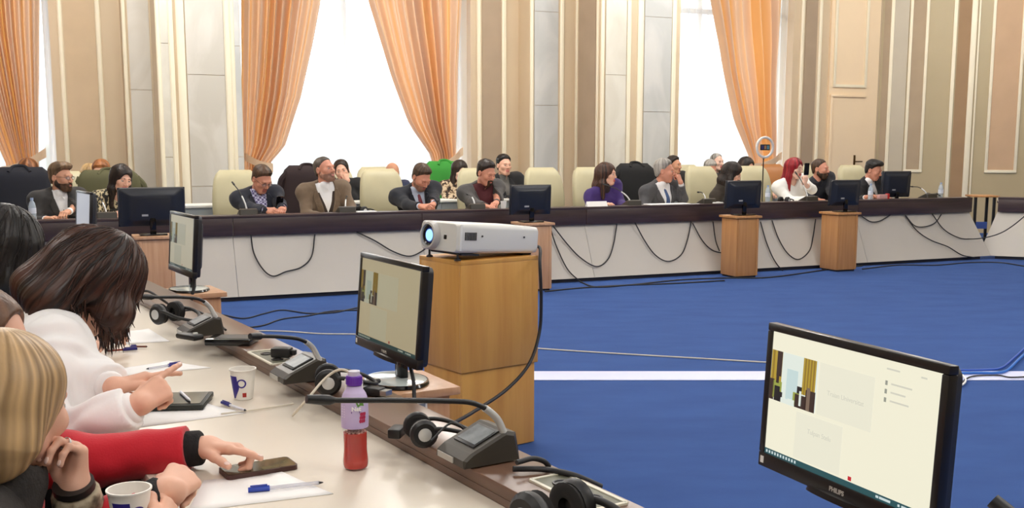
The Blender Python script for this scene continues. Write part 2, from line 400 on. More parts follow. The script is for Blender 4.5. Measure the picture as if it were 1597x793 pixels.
# ------------------------------------------------------------------ curtains
M_sheer = sheer('sheer_voile', (250, 250, 246), .62)
def drape_mat():
    """apricot cloth with daylit streaks and paler folds coloured in as uneven lengthwise bands; thin enough for daylight to glow through"""
    m = bpy.data.materials.new('apricot_drape'); m.use_nodes = True; nt = m.node_tree; N = nt.nodes; L = nt.links; b = N['Principled BSDF']; out = N['Material Output']
    b.inputs['Roughness'].default_value = .7; at = N.new('ShaderNodeAttribute'); at.attribute_name = 'glow_band'
    def ramp(cols):
        rp = N.new('ShaderNodeValToRGB'); e = rp.color_ramp.elements; e[0].position = .15; e[0].color = (*lin(cols[0]), 1); e[1].position = .9; e[1].color = (*lin(cols[2]), 1); k = e.new(.55); k.color = (*lin(cols[1]), 1)
        L.new(at.outputs['Fac'], rp.inputs[0]); return rp
    r1 = ramp([(222, 194, 168), (232, 192, 154), (238, 182, 122)]); r2 = ramp([(228, 196, 168), (250, 204, 150), (255, 206, 110)])  # glowing single-layer streaks painted orange, duller folds painted beige
    L.new(r1.outputs[0], b.inputs['Base Color']); t = N.new('ShaderNodeBsdfTranslucent'); L.new(r2.outputs[0], t.inputs[0])
    mx = N.new('ShaderNodeMixShader'); mx.inputs[0].default_value = .40; L.new(b.outputs[0], mx.inputs[1]); L.new(t.outputs[0], mx.inputs[2]); L.new(mx.outputs[0], out.inputs[0])
    MATS['apricot_drape'] = m; return m
M_drape = drape_mat()
M_tie = mat('tie_back', (232, 206, 176), .7, transl=.2)
def sheer_at(a, b, label):
    n = int((b - a) * 45); zs = np.linspace(.04, 4.95, 12); V = []; Q = []
    for j, z in enumerate(zs):
        for i in range(n + 1):
            u = a + (b - a) * i / n; V.append(W(u, 4.5 + .03 * math.sin(i * 1.1 + .4 * math.sin(i * .23)) * (1 + .1 * j), z))
    for j in range(len(zs) - 1):
        for i in range(n): k = j * (n + 1) + i; Q.append((k, k + 1, k + n + 2, k + n + 1))
    o = link_mesh('sheer_curtain', np_mesh('sheer_curtain', V, Q), M_sheer); tag(o, label, 'curtain')
sheer_at(*WIN[0], 'white sheer net behind the orange drape at far left of the room')
sheer_at(*WIN[1], 'white sheer net across the wide window between the pair of orange drapes')
sheer_at(*WIN[2], 'white sheer net across the window behind the grey-haired man')
def drape(outer, inner, vc, label, side, nf, tie_px, hook_px):
    """outer/inner: lists of (z, u); folds run from the rail to the tie-back"""
    zs = np.linspace(.05, 4.95, 46); zt = 1.22; n = nf * 14; V = []; Q = []
    zi = [p[0] for p in inner]; ui = [p[1] for p in inner]; zo = [p[0] for p in outer]; uo = [p[1] for p in outer]
    ph = rng.uniform(0, 6, 4)
    for z in zs:
        a, b = np.interp(z, zo, uo), np.interp(z, zi, ui); pinch = math.exp(-((z - zt) / .35) ** 2)
        for i in range(n + 1):
            s = i / n; w = s + .018 * math.sin(5 * s + ph[0]) * math.sin(math.pi * s)
            A = (.10 * (1 - .4 * pinch)) * (.75 + .35 * math.sin(9 * s + ph[1]))
            V.append(W(a + (b - a) * w, vc + A * math.sin(2 * math.pi * nf * s + .6 * math.sin(7 * s + ph[2]) + .12 * z) + .02 * math.sin(3 * z + 8 * s), z))
    for j in range(len(zs) - 1):
        for i in range(n): k = j * (n + 1) + i; Q.append((k, k + 1, k + n + 2, k + n + 1))
    me = np_mesh('curtain', V, Q); tb = rng.random(120) ** 1.4; ss = np.tile(np.arange(n + 1) / n, len(zs)); A_t = me.attributes.new('glow_band', 'FLOAT', 'POINT'); A_t.data.foreach_set('value', np.interp(ss * (nf * 4.2), np.arange(120), tb).astype(np.float32))
    o = link_mesh('curtain', me, M_drape); tag(o, label, 'curtain')
    p0 = uvof(atv(*tie_px, vc)); z0 = atv(*tie_px, vc)[2]; p1 = uvof(atv(*hook_px, vc)); z1 = atv(*hook_px, vc)[2]
    mb = MB(); pts = []
    rings = []
    for k in range(13):
        t = k / 12; u = p0[0] + (p1[0] - p0[0]) * t; z = z0 + (z1 - z0) * t - .03 * math.sin(math.pi * t); v = vc - .13 * math.sin(math.pi * min(1, .15 + t * .95)) ** .6
        h = .06 - .015 * math.sin(math.pi * t)
        rings.append([W(u, v - .008, z - h), W(u, v + .008, z - h), W(u, v + .008, z + h), W(u, v - .008, z + h)])
    mb.loft(rings); mb.build('tie_back', M_tie, o)
    return o
VC = 4.05
def zc(px, y, v=VC): p = atv(px, y, v); return p[2], uvof(p)[0]
def prof(pts, flare):
    L = [zc(x, y) for x, y in pts]; L.sort(); return [(0.05, L[0][1] + flare)] + [(L[0][0] - .3, L[0][1] + flare * .5)] + L + [(4.95, L[-1][1] + (L[-1][1] - L[-2][1]) * 1.2)]
drape(prof([(376, 250), (377, 120), (376, 0)], 0), prof([(418, 258), (444, 228), (470, 150), (487, 70), (500, 0)], .1), VC,
      'orange drape tied back on the left side of the wide window', 1, 9, (424, 262), (374, 240))
drape(prof([(711, 245), (716, 120), (721, 0)], 0), prof([(674, 246), (640, 195), (612, 120), (590, 50), (575, 0)], -.1), VC,
      'orange drape tied back on the right side of the wide window', -1, 10, (664, 268), (722, 236))
drape(prof([(1210, 246), (1214, 120), (1219, 0)], 0), prof([(1170, 250), (1148, 190), (1130, 110), (1119, 50), (1111, 0)], -.1), VC,
      'orange drape on the right of the window behind the ring lamp', -1, 8, (1160, 262), (1219, 243))
drape(prof([(60, 245), (61, 120), (62, 0)], 0), prof([(12, 262), (-20, 190), (-52, 110), (-75, 50), (-88, 0)], -.1), VC,
      'orange drape tied back at the far left of the hall', -1, 10, (2, 268), (72, 238))

# ================================================================== DESKS
M_fascia = pattern('dark_walnut_laminate', [(56, 43, 44), (66, 51, 52), (76, 60, 60)], 3, (.6, .6, 9), 'noise', .35, (.3, .5, .7))
M_panel = mat('pale_grey_panel', (204, 198, 188), .42, var=.02, vscale=2)
M_top = mat('cream_laminate', (216, 206, 191), .34, var=.012, vscale=2)
M_plinth = mat('dark_plinth', (28, 30, 44), .7)
ZL, ZT = .79, .75
def desk(name, label, A, B, depth, nseg, group=None, fasc=M_fascia, slope=.25, end_cut=(0, 0), ledge=.2):
    """straight run of the ring of desks from A to B (front edge of the ledge); sitters are on its left-hand normal side"""
    A = np.array(A[:2]); B = np.array(B[:2]); d = B - A; L = np.linalg.norm(d); rz = math.atan2(d[1], d[0])
    r = empty(name, (A[0], A[1], 0), rz, label, 'desk', group)
    MB().box((L / 2, ledge / 2, ZL - .0125), (L, ledge, .025), bev=.002).build('ledge', fasc, r)
    MB().box((L / 2, ledge + depth / 2, ZT - .0125), (L, depth, .025), bev=.002).build('worktop', M_top, r)
    MB().box((L / 2, ledge - .009, (ZL - .025 + ZT) / 2), (L, .018, ZL - .025 - ZT), bev=.0).build('ledge_riser', fasc, r)
    MB().box((L / 2, ledge + depth - .012, ZT - .045), (L, .02, .04)).build('edge_band', fasc, r)
    for i in range(nseg):
        x0, x1 = L * i / nseg + .002, L * (i + 1) / nseg - .002
        MB().box(((x0 + x1) / 2, .013, .6825), (x1 - x0, .026, .165), bev=.002).build('fascia_board', fasc, r)
        e0 = end_cut[0] if i == 0 else 0; e1 = end_cut[1] if i == nseg - 1 else 0
        y0, y1 = .05 - slope, .05
        V = [(x0 - e0, y0, .04), (x1 + e1, y0, .04), (x1, y1, .6), (x0, y1, .6), (x0 - e0, y0 + .02, .04), (x1 + e1, y0 + .02, .04), (x1, y1 + .02, .6), (x0, y1 + .02, .6)]
        mb = MB(); mb.add(V, [(0, 1, 2, 3), (7, 6, 5, 4), (0, 4, 5, 1), (1, 5, 6, 2), (2, 6, 7, 3), (3, 7, 4, 0)]); mb.build('front_panel', M_panel, r, smooth=None)
    MB().box((L / 2, .06 - slope + .03, .02), (L, .03, .04)).build('plinth', M_plinth, r)
    for x in (.03, L - .03):
        V = [(x - .012, .09 - slope + .02, 0), (x - .012, ledge + depth - .1, 0), (x - .012, ledge + depth - .1, ZT - .03), (x - .012, .1, ZT - .03)]
        mb = MB(); V2 = [(p[0] + .024, p[1], p[2]) for p in V]; mb.add(V + V2, [(0, 1, 2, 3), (7, 6, 5, 4), (0, 4, 5, 1), (1, 5, 6, 2), (2, 6, 7, 3), (3, 7, 4, 0)]); mb.build('end_board', M_panel, r, smooth=None)
    return r
VD = .17                                                     # ledge front of the far desk
UR = uvof(atz(1513, 308, ZL))[0]
far_desk = desk('conference_desk', 'long dark-topped desk with pale front panels where the far row sits', W(-1.7, VD, 0), W(UR, VD, 0), .52, 6, end_cut=(0, .16))
ra = atz(1557, 308, ZL); rb = ra + np.array([math.cos(math.radians(-24)), math.sin(math.radians(-24)), 0]) * 3.0
right_desk = desk('conference_desk', 'dark-topped desk section cut off by the right edge, past the gap', ra, rb, .52, 2, end_cut=(.2, 0))
M_fascia2 = pattern('brown_laminate', [(98, 72, 58), (112, 84, 68), (124, 94, 76)], 3, (.6, .6, 9), 'noise', .3, (.3, .5, .7))
NO, NI = 1.135, .985                                          # outer and inner edge of the near ledge
near_desk = desk('conference_desk', 'near desk with cream worktop and brown ledge, running away at lower left', T(NO, -.6, 0), T(NO, 6.2, 0), .53, 4, fasc=M_fascia2, ledge=NO - NI, slope=.2)
# ================================================================== FURNITURE AND EQUIPMENT
M_wood = mat('pale_beech', (214, 170, 134), .4, rgb2=(196, 148, 112), vscale=6, vstretch=(6, 6, .35), bump=.04, bscale=60)
M_wood2 = mat('honey_oak', (224, 170, 92), .4, rgb2=(208, 150, 76), vscale=4, vstretch=(5, 5, .35), bump=.04, bscale=60)
M_wood3 = mat('tan_beech', (198, 146, 94), .42, rgb2=(180, 126, 78), vscale=5, vstretch=(6, 6, .35))
M_steel = mat('brushed_steel', (190, 190, 190), .3, .9)
M_silver = mat('silver_plastic', (205, 206, 206), .3, .3)
M_dark = mat('charcoal_plastic', (40, 40, 44), .42, bump=.03, bscale=500)
M_gloss = mat('gloss_black', (14, 14, 16), .12)
M_navyscr = mat('screen_back', (30, 34, 44), .38)
M_paper = mat('white_paper', (244, 242, 240), .7)
M_leather = mat('cream_leather', (192, 184, 150), .45, var=.04, vscale=5, bump=.12, bscale=160)
def rr(hw, hd, r, n=5, cx=0, cy=0):
    P = []
    for (sx, sy, a0) in ((1, 1, 0), (-1, 1, 90), (-1, -1, 180), (1, -1, 270)):
        for k in range(n):
            a = math.radians(a0 + 90 * k / (n - 1)); P.append((cx + sx * (hw - r) + r * math.cos(a), cy + sy * (hd - r) + r * math.sin(a)))
    return P
# ---- office chairs ------------------------------------------------
def make_chair(name, label, leather, group):
    r = empty(name, (0, 0, 0), 0, label, 'chair', group)
    rings = []
    for k in range(15):                                       # padded back, rounded towards the top
        t = k / 14; z = .50 + .69 * t; e = max(0, (t - .8) / .2); b = max(0, (.12 - t) / .12)
        hw = (.235 + .03 * math.sin(math.pi * min(t * 1.15, 1))) * (1 - .30 * e ** 2.4) * (1 - .12 * b)
        hd = .055 * (1 - .55 * e ** 3) * (1 - .4 * b); y = -.25 - .10 * t ** 1.5 + .035 * math.sin(math.pi * t)
        if k == 14: hd *= .4
        rings.append([Vector((x, yy + y, z)) for x, yy in rr(hw, hd, hd * .85)])
    MB().loft(rings).build('backrest', leather, r, smooth=60)
    rings = [[Vector((x, y, z)) for x, y in rr(.25 * s, .25 * s, .09 * s)] for z, s in ((.38, .86), (.395, .97), (.44, 1), (.475, .97), (.49, .86))]
    MB().loft(rings).build('seat', leather, r, smooth=60)
    for s in (-1, 1):
        mb = MB(); mb.tube(catmull([(s * .27, -.2, .47), (s * .315, -.2, .62), (s * .32, -.1, .67), (s * .32, .12, .67), (s * .31, .2, .6), (s * .27, .16, .45)], 5), .018, 8)
        mb.box((s * .32, .02, .69), (.055, .27, .03), bev=.01); mb.build('armrest', M_black, r)
    mb = MB(); mb.cyl((0, 0, .09), (0, 0, .38), .03); mb.build('gas_column', M_dark, r)
    for k in range(5):
        a = 2 * math.pi * k / 5 + .3; c_, s_ = math.cos(a), math.sin(a)
        leg = MB().cyl((0, 0, .11), (.28 * c_, .28 * s_, .075), .028, .018, 8).build('leg', M_dark, r)
        MB().cyl((.28 * c_ - .02 * s_, .28 * s_ + .02 * c_, .03), (.28 * c_ + .02 * s_, .28 * s_ - .02 * c_, .03), .03, n=10).build('caster', M_black, leg)
    return r
FACE = TH + math.pi                                          # rotation that turns +Y towards the ring's middle
CH0 = []
def chair(px, v, label, leather=None, yaw=0., group=None, name='office_chair'):
    key = (leather or M_leather).name
    src = dict(CH0).get(key)
    if src is None:
        o = make_chair(name, label, leather or M_leather, group); CH0.append((key, o))
    else: o = copy_all(src)
    u = U(px, v, 290); o.location = W(u, v, 0); o.rotation_euler = (0, 0, FACE + yaw); o['label'] = label
    if group: o['group'] = group
    elif 'group' in o: del o['group']
    return o
G1 = 'cream chairs along the far desk'; G2 = 'cream chairs of the back row'
chair(375, 1.42, 'cream leather chair behind the man typing on his phone in navy suit', group=G1)
chair(606, 1.42, 'cream leather chair showing left of the man in red tie', group=G1)
chair(758, 1.45, 'cream leather chair behind the man in maroon sweater', group=G1)
chair(863, 1.42, 'empty cream leather chair facing the room, right of the black monitor', group=G1)
chair(938, 1.45, 'cream leather chair behind the woman in purple jacket', group=G1)
chair(1114, 1.42, 'cream leather chair right of the grey-haired man', group=G1)
chair(1196, 1.42, 'cream leather chair left of the red-haired woman', group=G1)
chair(1352, 1.45, 'cream leather chair of the man behind the last monitor', group=G1)
chair(1272, 1.82, 'cream leather chair hidden behind the bearded man in dark shirt', group=G1)
chair(97, 1.46, 'chair behind the bearded man with glasses at far left', M_leather, group=G1)
chair(492, 1.45, 'chair with a dark maroon coat behind the man in brown blazer', group=G1)
chair(1010, 1.45, 'chair with a black jacket behind the grey-haired man', group=G1)
chair(30, 1.46, 'chair under the navy jacket at far left', group=G1)
chair(172, 1.46, 'chair under the olive coat behind the woman in printed blouse', group=G1)
chair(596, 2.7, 'back-row cream chair of the bald man', group=G2)
chair(1088, 2.62, 'back-row cream chair left of the bent dark head', group=G2)
chair(1158, 2.6, 'back-row cream chair behind the ring lamp', group=G2)
chair(706, 2.6, 'back-row cream chair wearing the green jacket', group=G2)
chair(530, 2.7, 'back-row chair of the person resting chin on hand', group=G2)
chair(160, 2.7, 'back-row chair of the person with copper hair', group=G2)
M_leather2 = mat('tan_leather', (176, 116, 66), .4, bump=.1, bscale=160)
chair(1224, 2.6, 'tan leather chair top left of the red-haired woman', M_leather2, name='office_chair')
# ---- coats hung over chair backs -----------------------------------
def coat(px, v, label, m, z=1.0, w=.27, yaw=0., low=.55, sleeves=True, cat='jacket', top=1.235):
    u = U(px, v, 290); p = W(u, v, 0); r = empty('draped_jacket', (p[0], p[1], 0), FACE + yaw, label, cat)
    rings = []; n = 14
    for k in range(n + 1):
        t = k / n; zz = low + (top - low) * t; e = max(0, (t - .82) / .18)
        hw = (w + .03 * (1 - t)) * (1 - .28 * e ** 2.2); hd = (.085 + .012 * (1 - t)) * (1 - .5 * e ** 3); y = -.25 - .10 * min(1, max(0, (zz - .5) / .72)) ** 1.5 + .02
        if k == n: hd *= .45
        P = rr(hw, hd, hd * .8, 6)
        rings.append([Vector((x + .006 * math.sin(9 * zz + i), yy + y + .010 * math.sin(i * 1.9 + 3 * zz) * (1 - t * .6), zz)) for i, (x, yy) in enumerate(P)])
    MB().loft(rings).build('body', m, r, smooth=60)
    mb = MB(); mb.tube(catmull([(-.1, -.25, top - .05), (-.06, -.31, top - .0), (0, -.33, top + .012), (.06, -.31, top), (.1, -.25, top - .05)], 5), .018, 8); mb.build('collar', m, r)
    if sleeves:
        for s in (-1, 1):
            mb = MB(); mb.tube(catmull([(s * (w - .05), -.29, top - .09), (s * (w + .025), -.3, top - .2), (s * (w + .03), -.29, top - .45), (s * (w + .015), -.27, low + .02)], 5), [.05] * 5 + [.048] * 5 + [.045] * 5 + [.04], 10); mb.build('sleeve', m, r)
    return r
M_navyc = mat('navy_cloth', (20, 22, 34), .85, bump=.1, bscale=250); M_blackc = mat('black_cloth', (20, 20, 22), .85, bump=.1, bscale=250)
M_maroonc = mat('dark_maroon_cloth', (42, 26, 28), .85, bump=.1, bscale=250); M_olive = mat('olive_cloth', (86, 84, 56), .85, bump=.1, bscale=200)
M_green = mat('green_knit', (52, 140, 50), .85, bump=.2, bscale=300)
coat(30, 1.46, 'navy jacket hung over the chair left of the bearded man with glasses', M_navyc, w=.285)
coat(489, 1.45, 'dark maroon coat hung over the chair of the man in brown blazer', M_maroonc, w=.265)
coat(1009, 1.45, 'black jacket hung over the chair of the grey-haired man', M_blackc, w=.265)
coat(172, 1.46, 'olive coat hung over the chair of the woman in printed blouse', M_olive, w=.31, top=1.2)
coat(706, 2.6, 'bright green jacket hung over a back-row chair', M_green, w=.27, top=1.26)
# ---- second row of desks (white), seen between the front row ---------
M_desk2 = mat('white_desk', (236, 236, 230), .4)
for a, b, lab in ((20, 330, 'white back-row desk behind the far-left sitters'), (420, 800, 'white back-row desk seen between the men in suits'), (1030, 1300, 'white back-row desk behind the grey-haired man')):
    ua, ub = U(a, 2.1), U(b, 2.1); r = empty('back_row_desk', W(ua, 1.95, 0), TH, lab, 'desk'); L = ub - ua
    MB().box((L / 2, .2, .79), (L, .42, .03), bev=.006).build('worktop', M_desk2, r)
    for k in range(3):
        MB().box((L * (k + .5) / 3, .04, .39), (L / 3 - .006, .02, .76)).build('front_panel', mat('blue_grey_panel', (186, 194, 198), .5), r)
    for x in (.02, L - .02): MB().box((x, .2, .39), (.03, .36, .77)).build('end_board', M_desk2, r)
# ---- pedestals and screens -----------------------------------------
def pedestal(px, Y, z, w, rz, label, m=M_wood, d=None):
    x = (px - PX) / F * (Y * cP + .72 * sP); d = d or w
    r = empty('monitor_pedestal', (x, Y, 0), rz, label, 'pedestal', None)
    for i, (cx, cy, sx, sy) in enumerate(((0, -d / 2 + .009, w - .04, .018), (0, d / 2 - .009, w - .04, .018), (-w / 2 + .009, 0, .018, d), (w / 2 - .009, 0, .018, d))):
        MB().box((cx, cy, (z - .03) / 2 + .01), (sx, sy, z - .05), bev=.002).build('side_panel', m, r)
    for sx in (-1, 1):
        MB().box((sx * (w / 2 - .022), -d / 2 - .002, (z - .03) / 2 + .01), (.02, .012, z - .05), bev=.004).build('corner_strip', m, r)
    MB().box((0, 0, z - .0125), (w + .05, d + .05, .025), bev=.004).build('top', m, r)
    MB().box((0, 0, .012), (w - .03, d - .03, .024)).build('foot', M_plinth, r)
    return r
def emit_mat(n, rgb, k=1.0): return mat(n, rgb, .35, emit=k)
def monitor(loc, rz, label, w=.475, h=.30, hb=.085, tilt=8, scr=None, call=False, brand=None, base='round', back=False, off=False, group=None):
    """screen looks along local -Y; loc is the middle of the foot"""
    r = empty('monitor', loc, rz, label, 'monitor', group)
    Rm = Matrix.Rotation(math.radians(-tilt), 4, 'X'); bz = .016; bb = .03
    def P(x, y, z): return Matrix.Translation((0, -.03, hb)) @ Rm @ Vector((x, y, z))
    R3 = Rm.to_3x3()
    mb = MB()
    for (cx, cz, sx, sz) in ((0, bb / 2, w, bb), (0, h - bz / 2, w, bz), (-w / 2 + bz / 2, (h + bb - bz) / 2, bz, h - bb - bz), (w / 2 - bz / 2, (h + bb - bz) / 2, bz, h - bb - bz)):
        mb.box(P(cx, 0, cz), (sx, .022, sz), M=R3, bev=.0025)
    mb.build('bezel', mat('bezel_black', (30, 27, 28), .3) if not back else M_navyscr, r)
    ring = []
    for y, s in ((.008, .99), (.028, .97), (.036, .8), (.05, .72), (.056, .6)):
        ring.append([P(x, y, h * .5 + zz) for x, zz in rr(w / 2 * s, h / 2 * s, .02)])
    MB().loft(ring).build('back_shell', M_navyscr if back else M_dark, r, smooth=30)
    iw, ih, zc0 = w - 2 * bz, h - bz - bb, bb + (h - bz - bb) / 2
    sc = MB().box(P(0, -.004, zc0), (iw, .008, ih), M=R3).build('screen', scr or M_gloss, r, smooth=None)
    if call:
        k = call if isinstance(call, tuple) else (1, 1, 1)
        def q(x0, x1, y0, y1, m, mb_, dy=-.0086, mi=0):       # fractions of the picture, from its top left corner
            V = []
            for dz in (0, .0004):
                for (x, y) in ((x0, y1), (x1, y1), (x1, y0), (x0, y0)): V.append(P((x - .5) * iw, dy + dz, zc0 + (.5 - y) * ih))
            mb_.add(V, [(0, 1, 2, 3), (7, 6, 5, 4), (0, 4, 5, 1), (1, 5, 6, 2), (2, 6, 7, 3), (3, 7, 4, 0)], mi)
        def tone(n, c): return emit_mat('%s_%d' % (n, int(k[0] * 100)), tuple(a * b for a, b in zip(c, k)))
        mb = MB(); q(0, 1, .955, 1, None, mb); q(.0, .0, .9, .9, None, mb) if 0 else None
        tb = mb.build('taskbar', tone('taskbar', (30, 78, 84)), sc, smooth=None)
        mb = MB()
        for i in range(11): q(.012 + .02 * i, .022 + .02 * i, .966, .988, None, mb, -.0092)
        for x0, x1 in ((.72, .735), (.74, .80), (.84, .85), (.86, .93)): q(x0, x1, .968, .985, None, mb, -.0092)
        mb.build('taskbar_icons', tone('icons', (200, 214, 214)), sc, smooth=None)['kind'] = 'stuff'
        mb = MB(); cols = [tone('tile_white', (224, 232, 222)), tone('tile_gold', (176, 148, 52)), tone('tile_gold2', (140, 112, 40)), tone('tile_dark', (56, 38, 34)), tone('tile_black', (30, 26, 30)), tone('tile_olive', (150, 158, 70)), tone('tile_sky', (196, 216, 214)), tone('tile_grey', (120, 100, 84))]
        x0, y0, ww, hh = .005, .145, .315, .40
        def t(a, b, c, d, mi, lay=0): q(x0 + ww * a, x0 + ww * b, y0 + hh * c, y0 + hh * d, None, mb, -.0088 - .0006 * lay, mi)
        t(0, 1, 0, 1, 0); t(.36, .6, .3, 1, 6, 1); t(0, .24, 0, .7, 1, 1); t(.04, .07, 0, .7, 2, 2); t(.13, .24, 0, .5, 3, 2); t(.70, .97, 0, .72, 1, 1)
        for a in (.74, .80, .86, .92): t(a, a + .025, 0, .72, 2, 2)
        t(0, .1, .58, 1, 3, 3); t(.08, .27, .60, .95, 5, 3); t(.12, .24, .70, 1, 4, 4); t(.2, .3, .8, 1, 4, 4); t(.15, .21, .46, .64, 3, 5)
        t(.53, .66, .72, .98, 5, 3); t(.58, .86, .74, 1, 3, 4); t(.62, .72, .58, .72, 4, 5); t(.68, .72, .66, .95, 0, 6); t(.8, 1, .6, 1, 3, 4); t(.83, .9, .55, 1, 7, 5); t(.28, .5, .9, 1, 0, 5); t(.44, .58, .88, 1, 0, 6)
        mb.build('video_tile', cols, sc, smooth=None)
        mb = MB(); q(.33, .66, .145, .545, None, mb); q(.2, .5, .575, .94, None, mb); mb.build('empty_tile', tone('pale_tile', (233, 230, 209)), sc, smooth=None)
        mb = MB(); q(.555, .575, .915, .945, None, mb, -.0092); mb.build('leave_button', tone('red', (196, 40, 50)), sc, smooth=None)
        gm = tone('grey_text', (208, 206, 190))
        def txt(s, x, y, size, align='CENTER', n='screen_text'):
            M = Matrix.Translation(P((x - .5) * iw, -.0094, zc0 + (.5 - y) * ih)) @ Rm @ Matrix.Rotation(math.pi / 2, 4, 'X')
            text_mesh(n, s, size, gm, sc, M, .0002, align=align)
        if k[0] == 1:
            txt('Traian Universitat', .5, .36, .0135); txt('Tulpan Stelu', .36, .70, .0135)
            for x0, x1, yy in ((.75, .86, .16), (.75, .83, .22), (.75, .85, .28), (.72, .79, .06), (.90, .93, .06)):
                mb = MB(); q(x0, x1, yy - .006, yy + .006, None, mb, -.0092); mb.build('text_line', gm, sc, smooth=None)
            mb = MB()
            for yy in (.16, .22, .28): q(.718, .73, yy - .016, yy + .016, None, mb, -.0092)
            mb.build('avatar_icons', tone('avatar', (150, 152, 140)), sc, smooth=None)
    zn = hb + h * .42
    MB().box((0, .018, zn / 2 + .004), (.05, .026, zn), bev=.006).build('stand_neck', M_gloss, r)
    if base == 'round':
        MB().lathe([(.0, 0), (.118, 0), (.122, .004), (.118, .012), (.04, .016), (0, .016)], (0, 0, 0), 36, M=Matrix.Diagonal((1.0, .8, 1))).build('stand_base', M_gloss, r, smooth=30)
        MB().lathe([(0, .0166), (.10, .0128), (.112, .0126), (.108, .0136), (0, .0176)], (0, 0, 0), 36, M=Matrix.Diagonal((1.0, .8, 1))).build('base_reflection', mat('pale_reflection', (196, 206, 204), .12, spec=.8), r, smooth=30)  # bright ceiling mirrored in the glossy foot, put in as a pale disc
    else:
        MB().box((0, 0, .007), (.22, .17, .014), bev=.006).build('stand_base', M_gloss, r)
    if brand and not back:
        M = Matrix.Translation(P(.0, -.0113, bb * .5)) @ Rm @ Matrix.Rotation(math.pi / 2, 4, 'X')
        text_mesh('badge', brand, .0125, mat('badge_grey', (190, 186, 180), .4), r, M, .0003, .0003)
        MB().lathe([(.0, 0), (.09, 0), (.085, .012), (0, .018)], P(0, -.006, -.008), 24, M=R3 @ Matrix.Diagonal((1, .12, 1)).to_3x3()).build('chin_bulge', mat('bezel_black', (30, 27, 28)), r)
        MB().box(P(-w / 2 + .013, -.0115, bb * .5), (.01, .001, .014), M=R3).build('energy_sticker', M_paper, r)
    if back:
        MB().box(P(.06, .0575, h * .30), (.05, .002, .016), M=R3, bev=.0).build('maker_plate', mat('plate_grey', (170, 172, 174), .4), r)
        mb = MB()
        for i in range(9): mb.box(P(-.12 + .03 * i, .057, h * .72), (.018, .002, .004), M=R3)
        mb.build('vents', M_black, r)
    return r
NRZ = math.atan2(-.89, .455)                                 # the near screens all turn to the near table
SC1 = emit_mat('screen_lit', (240, 236, 212)); SC2 = emit_mat('screen_beige', (160, 148, 118)); SC3 = emit_mat('screen_grey', (160, 154, 134)); SC4 = emit_mat('screen_cool', (150, 152, 162))
def near_screen(loc, rz, tilt, label, scr, call, brand, plabel, hb=.085):
    m = monitor(loc, rz, label, scr=scr, call=call, brand=brand, tilt=tilt, hb=hb)
    pd = pedestal(0, 1, loc[2], .245, rz, plabel); pd.location = (loc[0], loc[1], 0); return m, pd
mon_right, _p = near_screen((.646, 1.899, .681), -1.156, 3, 'large near monitor with a lit video call, lower right', SC1, True, 'PHILIPS', 'pedestal under the big lit monitor, mostly below the picture')
mon_one, ped_one = near_screen((-.357, 3.139, .704), -1.048, 4.8, 'beige-lit monitor on a round glossy foot, left of the projector stand', SC2, (.68, .66, .60), 'PHILIPS', 'low beech pedestal with a white sticker, left of the projector stand')
mon_two, _p = near_screen((-1.601, 5.102, .722), -1.022, 4, 'monitor seen edge-on right of the bowed dark-haired woman', SC3, (.62, .62, .60), None, 'beech pedestal under the edge-on monitor right of the bowed woman')
mon_three, _p = near_screen((-2.951, 7.221, .743), -.992, 3.8, 'pale monitor seen edge-on in front of the bearded man with glasses', SC4, None, None, 'pedestal under the pale edge-on monitor at the left')
MB().box((.1235, .02, .652), (.002, .052, .030)).build('sticker', M_paper, ped_one); MB().box((.125, .02, .654), (.001, .038, .012)).build('sticker_print', mat('sticker_blue', (150, 160, 176), .6), ped_one)
def far_ped(px, ybase, z, lab_p, lab_m, mpx, mw=.475, mh=.30, m=M_wood3, yaw=0, w=.29):
    p = atz(px, ybase, 0); rz = TH + yaw
    pd = pedestal(px, 1, z, w, rz, lab_p, m); pd.location = (p[0], p[1] + .16, 0)
    q = atY(mpx, 300, p[1] + .16)
    return monitor((q[0], p[1] + .16, z), rz + math.pi, lab_m, mw, mh, .075, 4, back=True, base='square')
far_ped(236, 500, .70, 'beech pedestal in front of the far desk, at the left', 'black monitor seen from behind, in front of the woman in printed blouse', 236, .535, .325, M_wood)
far_ped(831, 455, .685, 'beech pedestal in front of the far desk, behind the projector', 'black monitor seen from behind, before the man in maroon sweater', 828, .45, .30, M_wood)
far_ped(1157, 434, .685, 'oak pedestal in front of the far desk, under the dark-haired woman', 'black monitor seen from behind, before the dark-haired woman bending down', 1160, .465, .31)
far_ped(1313, 424, .685, 'oak pedestal in front of the far desk, furthest to the right', 'black monitor seen from behind, furthest right of those on pedestals', 1318, .435, .30)
# the one standing on the far desk itself
p = W(U(1393, .5, 300), .45, ZT); monitor(p, TH + math.pi - .12, 'monitor standing on the far desk before the man at the right end', .42, .335, .05, 4, back=True, base='square')
